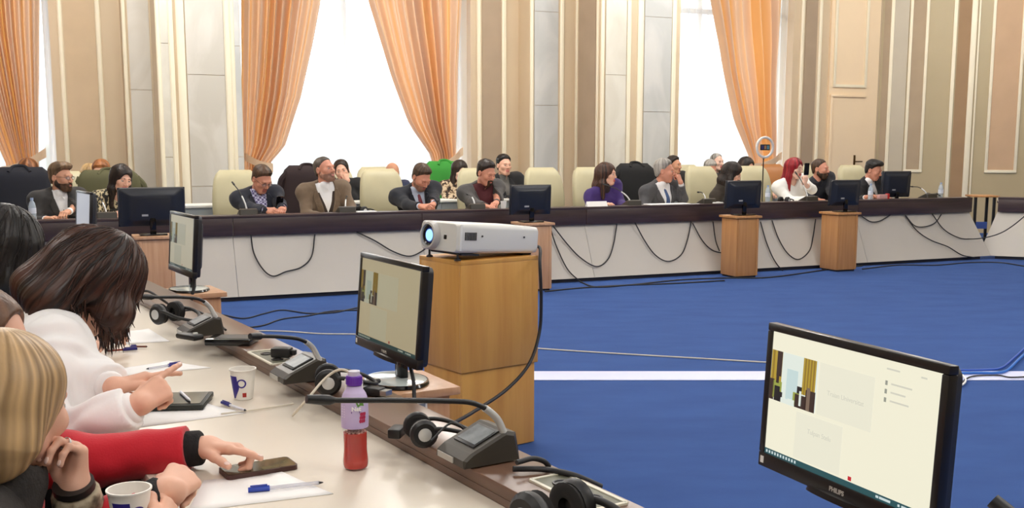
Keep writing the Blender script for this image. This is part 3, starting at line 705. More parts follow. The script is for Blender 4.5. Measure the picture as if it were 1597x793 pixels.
# ---- stand with the projector ----------------------------------------
LC = atz(833, 690, 0); LX = np.array([.80, .60, 0]); LY = np.array([-.60, .80, 0]); LRZ = math.atan2(.60, .80)
LW, LDp = .42, .33; lc = LC - LX * LW / 2 + LY * LDp / 2
LZT = .915
st = empty('projector_stand', (lc[0], lc[1], 0), LRZ, 'tall honey-coloured wooden stand carrying the projector', 'stand')
def carcass(nm, w, d, z0, z1):
    for (cx, cy, sx, sy) in ((0, -d / 2 + .009, w, .018), (0, d / 2 - .009, w, .018), (-w / 2 + .009, 0, .018, d - .038), (w / 2 - .009, 0, .018, d - .038)):
        MB().box((cx, cy, (z0 + z1) / 2), (sx, sy, z1 - z0), bev=.0015).build(nm, M_wood2, st)
carcass('lower_panel', LW, LDp, 0.004, .40); carcass('upper_panel', LW + .024, LDp + .024, .40, LZT - .02)
MB().box((0, 0, .405), (LW + .02, LDp + .02, .012)).build('shelf_lip', M_wood3, st)
MB().box((0, 0, LZT - .01), (LW + .024, LDp + .024, .02), bev=.002).build('top', M_wood2, st)
M_proj = mat('projector_white', (226, 226, 222), .38, bump=.02, bscale=600)
pj = empty('projector', (lc[0], lc[1], LZT), LRZ + .02, 'white projector with its lens lit, on the wooden stand', 'projector')
TILT = Matrix.Rotation(math.radians(4.0), 3, 'Y')
def PJ(x, y, z): return TILT @ Vector((x + .2, y, z)) + Vector((-.2, -.01, .034))
pl, pw, ph = .46, .31, .135
rings = []
for x, s, zs_ in ((-.24, .93, .93), (-.232, .985, .985), (-.21, 1, 1), (.2, .98, .94), (.228, .96, .9), (.238, .9, .82)):
    rings.append([PJ(x, y, ph / 2 + zz) for y, zz in rr(pw / 2 * s, ph / 2 * zs_, .022)])
MB().loft(rings).build('body', M_proj, pj, smooth=40)
def xtube(prof, y, z, n=28, mi=0):
    return MB().lathe(prof, PJ(-.24, y, z), n, mi, TILT @ Matrix.Rotation(-math.pi / 2, 3, 'Y'))
ring_o = xtube([(.066, -.004), (.067, .018), (.060, .030), (.052, .031), (.050, .012), (.0, .012)], .05, .07); lr = ring_o.build('lens_ring', mat('lens_ring_grey', (196, 194, 190), .35), pj, smooth=40)
xtube([(.049, .010), (.044, .024), (.038, .02), (.037, .014), (0, .014)], .05, .07).build('lens_barrel', M_gloss, pj, smooth=40)
xtube([(.030, .014), (.026, .021), (.014, .026), (0, .028)], .05, .07).build('lens', emit_mat('lamp_blue', (150, 205, 255), 1.6), pj, smooth=60)
xtube([(.037, .015), (.033, .019), (.030, .018), (.0, .016)], .05, .07).build('lens_coating', mat('lens_blue', (30, 60, 150), .08, coat=1), pj, smooth=60)
mb = MB(); mb.box(PJ(-.241, -.055, .068), (.006, .022, .02), M=TILT, bev=.004); mb.build('infrared_window', M_gloss, pj)
mb = MB(); mb.box(PJ(-.225, -.1555, .07), (.012, .006, .12), M=TILT, bev=.002); mb.build('side_trim', mat('trim_white', (240, 240, 236), .3), pj)
mb = MB()
for i in range(8): mb.box(PJ(-.2 + .0085 * i, -.1565, .078), (.004, .004, .036), M=TILT)
mb.build('vent', M_dark, pj)
mb = MB()
for x in (-.105, .14): mb.cyl(PJ(x, -.155, .08), PJ(x, -.158, .08), .0045)
mb.build('screw', M_dark, pj)
mb = MB(); mb.box(PJ(-.16, -.02, -.006), (.10, .25, .008), M=TILT); mb.build('foot_plate', M_dark, pj)
for y in (-.13, .10):
    q = PJ(-.22, y, 0); mb = MB(); mb.cyl((q[0], q[1], .008), (q[0], q[1], q[2] + .01), .005); mb.lathe([(.0, 0), (.016, 0), (.016, .006), (.006, .012), (0, .012)], (q[0], q[1], 0), 12); mb.build('foot', M_dark, pj)
mb = MB(); q = PJ(.2, -.05, 0); mb.box((q[0], q[1], .012), (.05, .12, .024)); mb.build('rear_foot', M_dark, pj)
# ---- delegate microphone units -----------------------------------------
M_unit = mat('unit_bronze_grey', (66, 62, 56), .4, .2); M_lcd = mat('unit_lcd', (120, 128, 132), .4, rgb2=(70, 76, 82), vscale=30)
URZ = math.atan2(-.849, .528)
def mic_unit(loc, rz, label, neck, silver=3, group=None, sc=.84):
    """neck: world points of the gooseneck, from its socket to the microphone tip"""
    r = empty('microphone_unit', loc, rz, label, 'microphone', group); s = sc
    prof = [(-.075, .004), (-.075, .022), (-.055, .036), (.045, .078), (.07, .072), (.078, .03), (.078, .004)]
    rings = []
    for x, k in ((-.07, .9), (-.064, 1), (.064, 1), (.07, .9)): rings.append([Vector((x * s, y * s * (k if i not in (0, 6) else 1), z * s * (k if i not in (0, 6) else 1))) for i, (y, z) in enumerate(prof)])
    MB().loft(rings).build('body', M_unit, r, smooth=None)
    a = math.atan2(.042, .10); Rx = Matrix.Rotation(a, 3, 'X')
    MB().box((0, -.002 * s, .0592 * s), (.096 * s, .078 * s, .004), M=Rx, bev=.001).build('screen_frame', M_black, r)
    MB().box((0, -.002 * s, .0615 * s), (.084 * s, .062 * s, .002), M=Rx).build('screen', M_lcd, r, smooth=None)
    MB().box((-.02 * s, -.0765 * s, .013 * s), (.075 * s, .003, .014 * s)).build('card_slot', mat('slot_grey', (176, 174, 168), .35), r)
    inv = (Matrix.Translation(loc) @ Matrix.Rotation(rz, 4, 'Z')).inverted()
    P = [inv @ Vector(p) for p in neck]; C = catmull(P, 7); cut = 7 * (silver - 1) + 3
    MB().tube(C[cut:-6], .0052, 8).build('gooseneck', M_black, r, smooth=60)
    MB().tube(C[:cut + 2], [.0085] * (cut // 2) + [.0075] * (cut + 2 - cut // 2), 10).build('neck_sleeve', M_silver, r, smooth=60)
    MB().tube([C[-7], C[-6], C[-4], C[-1]], [.006, .0095, .0095, .008], 10).build('microphone_head', M_black, r, smooth=60)
    return r
def ledge_at(px, py): return atz(px, py, ZL)
# four near units, each with its own neck
p = ledge_at(744, 716); b = p + np.array([*(TD * -.045 + TN * .05), .06])
mic_unit(tuple(p), URZ, 'microphone unit with small screen, nearest one beside the juice bottle', [atY(800, 708, b[1]), atY(786, 676, b[1] - .01), atY(772, 650, b[1] - .02), atY(740, 630, b[1] - .05), atY(690, 626, b[1] - .09), atY(600, 625, b[1] - .15), atY(530, 625, b[1] - .19), atY(478, 623, b[1] - .22)])
p = ledge_at(466, 592); b = p + np.array([*(TD * -.045 + TN * .05), .06])
mic_unit(tuple(p), URZ, 'microphone unit with turned-away screen, above the paper cup', [atY(506, 578, b[1]), atY(497, 560, b[1] - .01), atY(486, 541, b[1] - .02), atY(468, 530, b[1] - .06), atY(440, 526, b[1] - .1), atY(412, 525, b[1] - .14), atY(390, 525, b[1] - .18)])
p = ledge_at(312, 522); b = p + np.array([*(TD * -.045 + TN * .05), .06])
mic_unit(tuple(p), URZ, 'microphone unit among cables, in front of the bowed woman', [atY(340, 504, b[1]), atY(334, 491, b[1] - .01), atY(326, 478, b[1] - .02), atY(310, 467, b[1] - .06), atY(280, 464, b[1] - .12), atY(245, 464, b[1] - .18), atY(214, 463, b[1] - .24)])
tip = atY(1548, 781, 1.02); p = T(1.06, .25, ZL)
mic_unit(tuple(p), URZ, 'microphone reaching in from the bottom right corner', [p + [.03, .04, .06], p + [.03, .05, .14], p + [.0, .07, .22], (tip * .45 + p * .55) + [0, 0, .06], (tip * .8 + p * .2) + [0, 0, .01], tip])
# far units: dark low boxes with thin necks along the far desk
def far_unit(px, lab, tpx, tpy, yaw=0.):
    u = U(px, .45, 320); p = W(u, .36, ZT); p[2] = ZT; b = W(u, .36, ZT + .06)
    tp = atv(tpx, tpy, .62); m = (b + tp) / 2 + np.array([0, 0, .05])
    mic_unit(tuple(p), FACE + yaw, lab, [b, b * .7 + m * .3 + np.array([0, 0, .03]), m, tp * .6 + m * .4, tp], 2, sc=1.25)
far_unit(383, 'microphone unit before the man typing on his phone', 362, 284)
far_unit(535, 'microphone unit before the man in brown blazer', 541, 306)
far_unit(736, 'microphone unit before the man in maroon sweater', 728, 303)
far_unit(978, 'microphone unit before the woman in purple jacket', 940, 287)
far_unit(1094, 'microphone unit right of the grey-haired man', 1088, 300)
far_unit(1252, 'microphone unit before the red-haired woman', 1240, 268)
far_unit(1437, 'microphone unit at the right end of the far desk', 1420, 291)
far_unit(165, 'microphone unit before the woman in printed blouse', 150, 305)
# ---- headphones ---------------------------------------------------------
def headset(loc, rz, label, s=1.0, flat=False):
    r = empty('headphones', loc, rz, label, 'headphones')
    for k in (-1, 1):
        R = Matrix.Rotation(math.radians(90), 3, 'X') @ Matrix.Rotation(0, 3, 'Z'); c = Vector((0, k * .045 * s, .038 * s))
        Q = Matrix.Rotation(math.radians(-90 * k), 3, 'X')
        cup = MB().lathe([(.0, -.012), (.034, -.012), (.038, -.006), (.038, .004), (.03, .012), (0, .012)], c, 22, M=Q @ Matrix.Scale(s, 3)).build('ear_cup', M_black, r, smooth=40)
        MB().lathe([(.018, .010), (.018, .014), (.012, .016), (0, .016)], c, 18, M=Q @ Matrix.Scale(s, 3)).build('disc', M_silver, cup, smooth=40)
        MB().lathe([(.012, -.012), (.033, -.013), (.036, -.02), (.028, -.026), (.014, -.022)], c, 22, M=Q @ Matrix.Scale(s, 3), cap=False).build('ear_pad', mat('pad_foam', (26, 24, 24), .9), cup, smooth=60)
    pts = [(.0, -.045 * s, .05 * s), (.05 * s, -.056 * s, .05 * s), (.105 * s, -.05 * s, .035 * s), (.14 * s, 0, .02 * s), (.105 * s, .05 * s, .035 * s), (.05 * s, .056 * s, .05 * s), (0, .045 * s, .05 * s)]
    MB().tube(catmull(pts, 6), .006 * s, 8).build('headband', M_black, r, smooth=60)
    return r
p = ledge_at(656, 692); headset(tuple(p), .3, 'black headphones with silver discs, left of the nearest microphone unit', .8)
p = ledge_at(862, 838); headset(tuple(p), URZ + .15, 'black headphones at the bottom edge, on the ledge', 1.15)
p = ledge_at(262, 504); headset(tuple(p), URZ + .5, 'black headphones furthest up the ledge, by the bowed woman')
p = ledge_at(512, 612); headset(tuple(p), URZ + 1.2, 'black headphones behind the juice bottle, beside the second microphone unit', .9)
# dark flat device and odds and ends on the ledge
p = ledge_at(362, 536); r = empty('flat_device', tuple(p), URZ + .95, 'flat black box lying on the ledge by the third microphone unit', 'device')
MB().box((0, 0, .011), (.15, .10, .022), bev=.005).build('case', M_gloss, r); MB().box((0.01, 0, .0225), (.11, .07, .001)).build('face', M_dark, r)
p = ledge_at(296, 530); r = empty('pocket_receiver', tuple(p), URZ + .4, 'small black pocket receiver on the ledge edge', 'device')
MB().box((0, 0, .011), (.10, .045, .02), bev=.009).build('case', M_black, r); MB().cyl((.03, 0, .02), (.03, 0, .026), .008).build('knob', M_silver, r)
p = ledge_at(619, 682); r = empty('audio_plug', tuple(p), URZ + 2.4, 'black plug lying left of the nearest headphones', 'plug')
MB().box((0, 0, .012), (.05, .03, .022), bev=.005).build('shell', M_black, r); MB().box((.03, 0, .012), (.014, .016, .012)).build('connector', M_steel, r)
# socket flaps sunk in the ledge
def socket_panel(px, py, label, L=.2, w=.075):
    p = ledge_at(px, py); r = empty('socket_panel', (p[0], p[1], ZL), URZ, label, 'socket')
    for (cx, cy, sx, sy) in ((0, -w / 2, L, .008), (0, w / 2, L, .008), (-L / 2, 0, .008, w), (L / 2, 0, .008, w)): MB().box((cx, cy, .002), (sx, sy, .004)).build('rim', mat('rim_ivory', (222, 218, 200), .4), r)
    MB().box((0, 0, .001), (L - .008, w - .008, .002)).build('plate', mat('plate_olive_grey', (112, 112, 96), .5), r)
    for k in (-1, 1): MB().lathe([(.0, 0), (.018, 0), (.018, .003), (.014, .003), (.013, .001), (0, .001)], (k * .05, 0, .002), 14).build('outlet', M_dark, r)
socket_panel(900, 768, 'ivory-rimmed socket panel beside the headphones at the bottom edge')
socket_panel(424, 558, 'ivory-rimmed socket panel left of the second microphone unit', .22)
p = ledge_at(440, 562); r = empty('power_adapter', tuple(p + np.array([0, 0, .006])), URZ + .9, 'black plug-in adapter in the socket panel', 'adapter')
MB().box((0, 0, .018), (.06, .04, .03), bev=.006).build('case', M_black, r); MB().box((.036, 0, .018), (.015, .02, .016), bev=.003).build('cable_stub', M_black, r)
p = ledge_at(552, 620); r = empty('charger', tuple(p), URZ + .3, 'white charger block standing behind the bottle cap', 'charger')
MB().box((0, 0, .024), (.045, .03, .048), bev=.006).build('case', M_paper, r); MB().box((0, -.0155, .03), (.014, .001, .006)).build('port', M_dark, r)
for i, (px, py, a, L) in enumerate(((584, 612, .5, .09), (570, 604, -.5, .08))):
    p = ledge_at(px, py + 6); r = empty('cable_connector', tuple(p), URZ + a, ['black video plug behind the bottle, the one nearer the pedestal', 'black plug behind the bottle, the one nearer the second unit'][i], 'plug')
    MB().box((0, 0, .013), (L * .6, .034, .022), bev=.006).build('hood', M_black, r); MB().box((L * .4, 0, .013), (.02, .026, .013)).build('connector', M_steel, r)
    MB().tube([(-L * .3, 0, .013), (-L * .6, .01, .013), (-L, .03, .008)], .006, 8).build('strain_relief', M_black, r)

# ---- things on the near worktop --------------------------------------------
def top_at(px, py, z=ZT): return atz(px, py, z)
def sheet(corners, label, z=ZT + .0006, n=6):
    """sheet of paper given by its four corners in the picture, laid on the worktop with a slight curl"""
    C = [top_at(x, y, z) for x, y in corners]; V = []; Q = []
    for j in range(n + 1):
        for i in range(n + 1):
            s, t = i / n, j / n; q = (C[0] * (1 - s) + C[1] * s) * (1 - t) + (C[3] * (1 - s) + C[2] * s) * t
            q = q.copy(); q[2] = z + .002 * (max(0, s - .75) * 4) ** 2 * (max(0, t - .6) * 2.5); V.append(q)
    for j in range(n):
        for i in range(n): k = j * (n + 1) + i; Q.append((k, k + 1, k + n + 2, k + n + 1))
    o = link_mesh('paper_sheet', np_mesh('paper_sheet', V, Q), M_paper); md = o.modifiers.new('t', 'SOLIDIFY'); md.thickness = .0006; md.offset = 1
    return tag(o, label, 'paper')
sheet([(292, 799), (520, 771), (440, 738), (318, 750)], 'white paper sheet under the blue-capped pen, nearest the viewer', ZT + .0006)
sheet([(182, 672), (384, 645), (318, 630), (240, 632)], 'white paper sheet under the black tablet')
sheet([(150, 592), (330, 574), (262, 564), (170, 578)], 'white paper sheet beyond the pointing hands of the bowed woman')
sheet([(150, 540), (265, 533), (232, 514), (160, 520)], 'white paper sheet furthest up the table, by the marker')
def pen(a, b, label, cap, body, capfrac=.36, z=ZT + .006, r=.0042, white=False):
    A = top_at(*a, z); B = top_at(*b, z); d = Vector(B - A); L = d.length; rz = math.atan2(d.y, d.x)
    o = empty('ballpoint_pen', tuple(A), rz, label, 'pen')
    MB().cyl((L * capfrac, 0, 0), (L * .94, 0, 0), r * .8, r * .8, 10).build('barrel', body, o, smooth=40)
    MB().cyl((L * .93, 0, 0), (L, 0, 0), r * .8, r * .2, 10).build('tip', M_dark, o, smooth=40)
    cp = MB().cyl((0, 0, 0), (L * capfrac, 0, 0), r * 1.05, r * 1.25, 10).build('cap', cap, o, smooth=40)
    MB().box((L * capfrac * .5, 0, r * 1.5), (L * capfrac * .8, r * .6, r * .5)).build('clip', cap, cp)
    return o
M_bcap = mat('pen_blue', (36, 64, 170), .3); M_bcap2 = mat('pen_indigo', (46, 44, 130), .3); M_clear = glass('pen_clear', (214, 214, 226), .1, .55); M_redbar = mat('pen_red', (150, 60, 44), .35); M_wbar = mat('pen_white', (226, 226, 234), .3)
pen((387, 765), (504, 753), 'clear ballpoint pen with thick blue cap, nearest the viewer', M_bcap, M_clear, .28, z=ZT + .007, r=.0048)
pen((346, 628), (384, 641), 'short white pen with blue cap beside the paper cup', M_bcap2, M_wbar, .34, z=ZT + .007)
pen((283, 567), (228, 576), 'blue-capped pen lying beyond the pointing hands', M_bcap2, M_clear, .38)
pen((214, 544), (165, 548), 'red-bodied pen with blue cap, beside the white sleeve', M_bcap2, M_redbar, .45)
pen((204, 541), (230, 541), 'thin dark pen just beyond the red-bodied pen', M_bcap2, mat('pen_brown', (120, 70, 50), .35), .35)
o = pen((166, 531), (190, 528), 'black and white marker furthest up the table', M_gloss, M_wbar, .3, r=.006)
# tablet cover with a white stylus
c0 = top_at(268, 632); r = empty('tablet', (c0[0], c0[1], ZT + .002), URZ + math.radians(64), 'black tablet or notebook under the hands of the bowed woman', 'tablet')
MB().box((0, 0, .008), (.19, .15, .014), bev=.003).build('cover', mat('tablet_black', (34, 38, 32), .55), r); MB().box((0, 0, .0155), (.17, .13, .002)).build('face', M_gloss, r)
a, b = top_at(282, 612, ZT + .022), top_at(297, 626, ZT + .022); o = empty('stylus', tuple(a), math.atan2(*(b - a)[1::-1]), 'white stylus lying across the black tablet', 'stylus'); L = np.linalg.norm(b - a)
MB().cyl((0, 0, 0), (L * .85, 0, 0), .004).build('barrel', M_wbar, o, smooth=40); MB().cyl((L * .85, 0, 0), (L, 0, 0), .004, .001).build('tip', M_silver, o, smooth=40)
# phone in a brown case
C = [top_at(x, y, ZT + .005) for x, y in ((345, 733), (361, 746), (461, 729), (442, 718))]
ce = sum(C) / 4; dx = (C[2] - C[1] + C[3] - C[0]) / 2; L = .150; Wd = .072; rz = math.atan2(dx[1], dx[0])
r = empty('smartphone', (ce[0], ce[1], ZT + .001), rz, 'dark phone in a brown case being tapped by the pointing hand', 'phone')
mb = MB(); mb.prism(rr(L / 2, Wd / 2, .010), 0, .0095); mb.build('case', mat('case_brown', (74, 44, 38), .45), r, smooth=30)
mb = MB(); mb.prism(rr(L / 2 - .003, Wd / 2 - .003, .008), .0095, .0102); mb.build('screen', mat('phone_screen', (60, 58, 50), .08, rgb2=(104, 100, 76), vscale=22), r, smooth=None)
mb = MB(); mb.prism(rr(.012, .010, .003, cx=-L / 2 + .02, cy=Wd / 2 - .018), -.0006, .0); mb.build('camera_bump', M_gloss, r)
# paper cup with the printed blue mug mark
def cup(loc, label, tilt=None, rz=0., name='paper_cup'):
    r = empty(name, loc, rz, label, 'cup'); H = .078; r0, r1 = .0245, .034
    def rad(z): return r0 + (r1 - r0) * z / H
    MB().lathe([(0, .003), (r0 - .001, .003), (r0, 0), (r1, H), (r1 + .0022, H + .001), (r1 + .0022, H + .004), (r1 - .001, H + .004), (r1 - .0015, H), (r0 - .001, .006), (0, .006)], n=36, cap=False).build('cup', mat('cup_white', (242, 238, 230), .5), r, smooth=50)
    MB().lathe([(0, .055), (rad(.055) - .0012, .055)], n=30, cap=False).build('coffee', mat('coffee', (70, 42, 26), .15), r)
    def wrap(poly_fn, name, m, n=16):                         # a patch printed round the cup
        mb = MB(); V = []; Fc = []
        rows = poly_fn
        for (z, a0, a1) in rows:
            for k in range(n + 1):
                a = math.radians(a0 + (a1 - a0) * k / n) - math.pi / 2; q = rad(z) + .0004; V.append((q * math.cos(a), q * math.sin(a), z))
        for j in range(len(rows) - 1):
            for k in range(n): i = j * (n + 1) + k; Fc.append((i, i + 1, i + n + 2, i + n + 1))
        mb.add(V, Fc); o = mb.build(name, m, r)
    M_cb = mat('cup_blue', (58, 46, 142), .4)
    wrap([(.066, -62, -8), (.042, -58, -4), (.034, -58, 2), (.026, -54, -4), (.012, -50, -20), (.004, -46, -30)], 'printed_mug', M_cb)
    rows = []; mb = MB(); V = []; Fc = []; n = 24
    for k in range(n):
        t = 2 * math.pi * k / n
        for q_ in (.0085, .0125):
            z = .046 + q_ * math.sin(t); a = math.radians(15) + q_ * 1.0 * math.cos(t) / rad(.046) - math.pi / 2; q = rad(z) + .0005; V.append((q * math.cos(a), q * math.sin(a), z))
    for k in range(n): i = 2 * k; j = 2 * ((k + 1) % n); Fc.append((i, i + 1, j + 1, j))
    mb.add(V, Fc); mb.build('printed_handle', M_cb, r)
    wrap([(.020, 18, 40), (.008, 18, 40)], 'printed_red_mark', mat('cup_red', (170, 40, 34), .4))
    return r
p = top_at(380, 622); cup((p[0], p[1], ZT + .001), 'white paper cup with a printed blue mug mark, standing on the table', rz=-.15)
# bottle of red drink
p = top_at(555, 731); r = empty('juice_bottle', (p[0], p[1], ZT + .001), .0, 'plastic bottle half full of red drink with purple label and cap', 'bottle'); r.scale = (.97, .97, .925)
B = [(0, .002), (.024, .0), (.0275, .006), (.0285, .016), (.026, .045), (.0262, .07), (.0265, .088), (.0285, .094), (.0292, .12), (.0285, .160), (.024, .176), (.0165, .186), (.0155, .192), (.0155, .2)]
def brad(z): return np.interp(z, [b[1] for b in B[1:]], [b[0] for b in B[1:]])
liq = [(0, .003)] + [(brad(z) - .0012, z) for z in np.linspace(.004, .085, 12)] + [(0, .085)]
MB().lathe(liq, n=36, cap=False).build('drink', mat('red_drink', (168, 30, 16), .08, spec=.6, rgb2=(192, 46, 24), vscale=20), r, smooth=50)
foam = MB()
for k in range(34): a = 2 * math.pi * k / 34 * 5.3; q = .022 * math.sqrt(k / 34); foam.ball((q * math.cos(a), q * math.sin(a), .0855), .0032, 6)
f_ = foam.build('foam', mat('pink_foam', (236, 190, 176), .5), r); f_['kind'] = 'stuff'
MB().lathe(B, n=40, cap=False).build('shell', glass('bottle_clear', (236, 226, 230), .04, .05), r, smooth=50)
lb = MB().lathe([(brad(z) + .0005, z) for z in np.linspace(.098, .1925, 16)], n=40, cap=False).build('label', mat('label_lilac', (186, 168, 214), .45, rgb2=(204, 190, 226), vscale=14), r, smooth=50)
def on_label(poly, m, nm, da=0):
    V = []; n = len(poly)
    for (a, z) in poly: q = brad(z) + .0009 + da; t = math.radians(a) - math.pi / 2; V.append((q * math.cos(t), q * math.sin(t), z))
    mb = MB(); mb.add(V, [tuple(range(n))]); return mb.build(nm, m, lb, smooth=None)
on_label([(14, .158), (26, .164), (46, .160), (50, .150), (34, .152), (22, .148)], mat('leaf_green', (92, 140, 62), .5), 'printed_leaf')
M_ras = mat('raspberry', (178, 44, 84), .5)
for k in range(9):
    a0, z0 = 36 + 9 * (k % 3) - 2 * (k // 3), .132 - .008 * (k // 3); on_label([(a0 + 6 * math.cos(t), z0 + .0045 * math.sin(t)) for t in np.linspace(0, 2 * math.pi, 9)[:-1]], M_ras, 'printed_berry')
on_label([(-6, .139), (30, .139), (30, .135), (-6, .135)], mat('label_purple', (84, 40, 128), .5), 'printed_band')
_a = math.radians(15) - math.pi / 2; text_mesh('printed_name', 'Nat', .013, M_paper, lb, Matrix.Translation((.0305 * math.cos(_a), .0305 * math.sin(_a), .145)) @ Matrix.Rotation(math.radians(15), 4, 'Z') @ Matrix.Rotation(math.pi / 2, 4, 'X'), .0006, .0004)
for k in range(5): on_label([(-58, .150 - .006 * k), (-36, .150 - .006 * k), (-36, .148 - .006 * k), (-58, .148 - .006 * k)], mat('label_pale', (226, 218, 238), .5), 'printed_line')
cp = MB().lathe([(.0, .216), (.0155, .216), (.017, .214), (.0172, .196), (.0165, .194), (0, .194)], n=36, cap=False).build('cap', mat('cap_purple', (104, 50, 168), .35), r, smooth=40)
mb = MB()
for k in range(30):
    a = 2 * math.pi * k / 30; mb.box((.0172 * math.cos(a), .0172 * math.sin(a), .205), (.0014, .0014, .016), a)
mb.build('ribs', mat('cap_purple', (104, 50, 168)), cp)
MB().lathe([(.013, .216), (.013, .226), (.0, .226)], n=20, cap=False).build('cap_tip', glass('cap_clear', (230, 226, 236), .1, .6), r)

# ---- small things on the far desk -----------------------------------------------
def far_bottle(px, v, label, h=.23):
    u = U(px, v, 320); p = W(u, v, ZT + .001); r = empty('water_bottle', p, 0, label, 'bottle'); k = h / .23
    pr = [(0, 0), (.03, 0), (.032, .01), (.030, .07), (.032, .08), (.032, .15), (.024, .185), (.012, .205), (.012, .215)]
    MB().lathe([(a * k, b * k) for a, b in pr], n=18, cap=False).build('shell', glass('water_clear', (206, 222, 236), .05, .5), r, smooth=50)
    MB().lathe([(.0325 * k, .09 * k), (.0325 * k, .14 * k)], n=18, cap=False).build('label', mat('label_bluewhite', (214, 222, 236), .5), r)
    MB().cyl((0, 0, .21 * k), (0, 0, .23 * k), .014 * k).build('cap', mat('cap_pale', (150, 170, 200), .4), r)
    return r
far_bottle(50, .40, 'clear water bottle before the navy jacket at far left')
far_bottle(1357, .42, 'clear water bottle just left of the last monitor')
far_bottle(1466, .40, 'white water bottle at the right end of the far desk')
far_bottle(1197, .45, 'clear water bottle right of the monitor before the dark-haired woman')
r = empty('name_plate', W(U(925, .33, 320), .25, ZL), TH, 'white folded name card before the woman in purple jacket', 'card')
mb = MB(); mb.prism([(0, -.03), (.0012, -.03), (.03, .03), (.0, .03), (-.0, .0)], 0, .0) if 0 else None
mb = MB(); V = [(-.125, -.03, 0), (.125, -.03, 0), (.125, 0, .055), (-.125, 0, .055), (.125, .03, 0), (-.125, .03, 0)]; mb.add(V, [(0, 1, 2, 3), (3, 2, 4, 5), (0, 5, 4, 1), (0, 3, 5), (1, 4, 2)]); mb.build('card', M_paper, r, smooth=None)
def far_sheet(px, v, w, d, label, t=.006, z=ZL):
    p = W(U(px, v, 325), v, z); r = empty('paper_stack', p, TH, label, 'paper')
    for k in range(2): MB().box((.004 * k, .003 * k, t * (k + .5) / 2), (w, d, t / 2)).build('sheet', M_paper, r, smooth=None)
far_sheet(1040, .27, .52, .16, 'long white paper spread before the grey-haired man', .010)
far_sheet(1117, .27, .12, .10, 'small white paper right of the grey-haired man', .014)
far_sheet(570, .27, .20, .12, 'white paper to the right of the man in brown blazer', .008)
r = empty('paper_cup', W(U(783, .32, 322), .28, ZL), 0, 'small white cup beside the hands of the man in maroon sweater', 'cup')
MB().lathe([(0, 0), (.024, 0), (.033, .075), (.031, .075), (.023, .004), (0, .004)], n=20, cap=False).build('cup', M_paper, r, smooth=50); MB().lathe([(.034, .072), (.034, .077)], n=20, cap=False).build('rim', M_paper, r)
r = empty('small_box', W(U(1372, .34, 312), .30, ZL), TH, 'red and white box beside the last monitor on the far desk', 'box')
MB().box((0, 0, .03), (.13, .05, .055), bev=.004).build('case', mat('box_pink', (206, 160, 158), .5), r); MB().box((.085, 0, .035), (.035, .045, .065), bev=.004).build('red_end', mat('box_red', (196, 40, 44), .5), r)
headset(tuple(W(U(1455, .4, 312), .42, ZT)), TH + .4, 'black headphones at the right end of the far desk', 1.3)
headset(tuple(W(U(560, .5, 325), .42, ZT)), TH + .4, 'black headphones left of the back-row desk gap, by the brown blazer', 1.2)
headset(tuple(W(U(1216, .5, 320), .42, ZT)), TH + .4, 'black headphones left of the red-haired woman', 1.2)
# side table in the gap
p = atY(1531, 322, 15.2); r = empty('side_table', (p[0], p[1], 0), -.1, 'small table seen through the gap between the desks', 'table')
MB().box((0, 0, .735), (.36, .4, .025), bev=.004).build('table_top', M_wood3, r)
for x in (-.14, .12):
    for y in (-.15, .15): MB().box((x, y, .36), (.035, .035, .72)).build('leg', M_black, r)
MB().box((0, .1, .30), (.24, .03, .10)).build('cross_board', mat('blue_board', (70, 96, 170), .6), r)

# ---- cables -------------------------------------------------------------------------
M_cable = mat('cable_dark', (34, 34, 38), .55); M_cableg = mat('cable_grey', (92, 88, 80), .55); M_cablew = mat('cable_white', (214, 206, 190), .5); M_cableb = mat('cable_blue', (40, 110, 200), .45)
def cable(pts, r, label, m=M_cable, n=7):
    o = MB().tube(catmull(pts, n), r, 7).build('cable', m, smooth=60); tag(o, label, 'cable'); return o
def panel_pt(x, y, off=.03, base=None):                       # point on the leaning front panels of the far desk
    v = VD
    for _ in range(12):
        p = atv(x, y, v); z = p[2]; v = VD - .02 if z > .6 else VD + .05 - .25 * (.6 - max(z, .03)) / .56 - off
    return atv(x, y, v)
def pcable(px, label, r=.007, m=M_cable): return cable([panel_pt(*q) for q in px], r, label, m)
pcable([(391, 366), (396, 395), (410, 420), (426, 431), (446, 424), (470, 417), (486, 400), (491, 366)], 'cable looping on the panel under the man in brown blazer')
pcable([(556, 362), (585, 376), (612, 392), (638, 400), (658, 392), (672, 380)], 'cable sagging behind the projector lens')
pcable([(862, 352), (884, 380), (905, 402), (930, 416), (948, 405), (957, 380), (962, 350)], 'cable looping on the panel right of the projector, the shallow one')
pcable([(857, 352), (868, 385), (885, 420), (905, 440)], 'cable dropping to the floor right of the projector')
pcable([(990, 347), (1005, 375), (1022, 398), (1042, 408), (1062, 398), (1072, 375), (1078, 346)], 'cable looping under the grey-haired man')
pcable([(1080, 348), (1095, 375), (1110, 390), (1126, 395)], 'cable hanging left of the oak pedestal under the dark-haired woman')
pcable([(1112, 346), (1116, 375), (1122, 392)], 'thin cable dropping behind the oak pedestal')
pcable([(1186, 346), (1196, 380), (1210, 410), (1230, 432)], 'cable slanting to the floor right of the oak pedestal')
pcable([(1204, 344), (1214, 372), (1228, 395), (1245, 405), (1262, 392), (1268, 370), (1272, 342)], 'cable looping under the red-haired woman')
pcable([(1344, 338), (1358, 346), (1372, 345), (1388, 336)], 'short cable loop right of the last oak pedestal')
pcable([(1412, 336), (1426, 352), (1442, 354), (1458, 348), (1468, 335)], 'short cable loop near the right end of the far desk')
pcable([(1412, 337), (1430, 360), (1452, 375), (1478, 385), (1500, 398), (1520, 402)], 'long cable slanting down near the right end of the far desk')
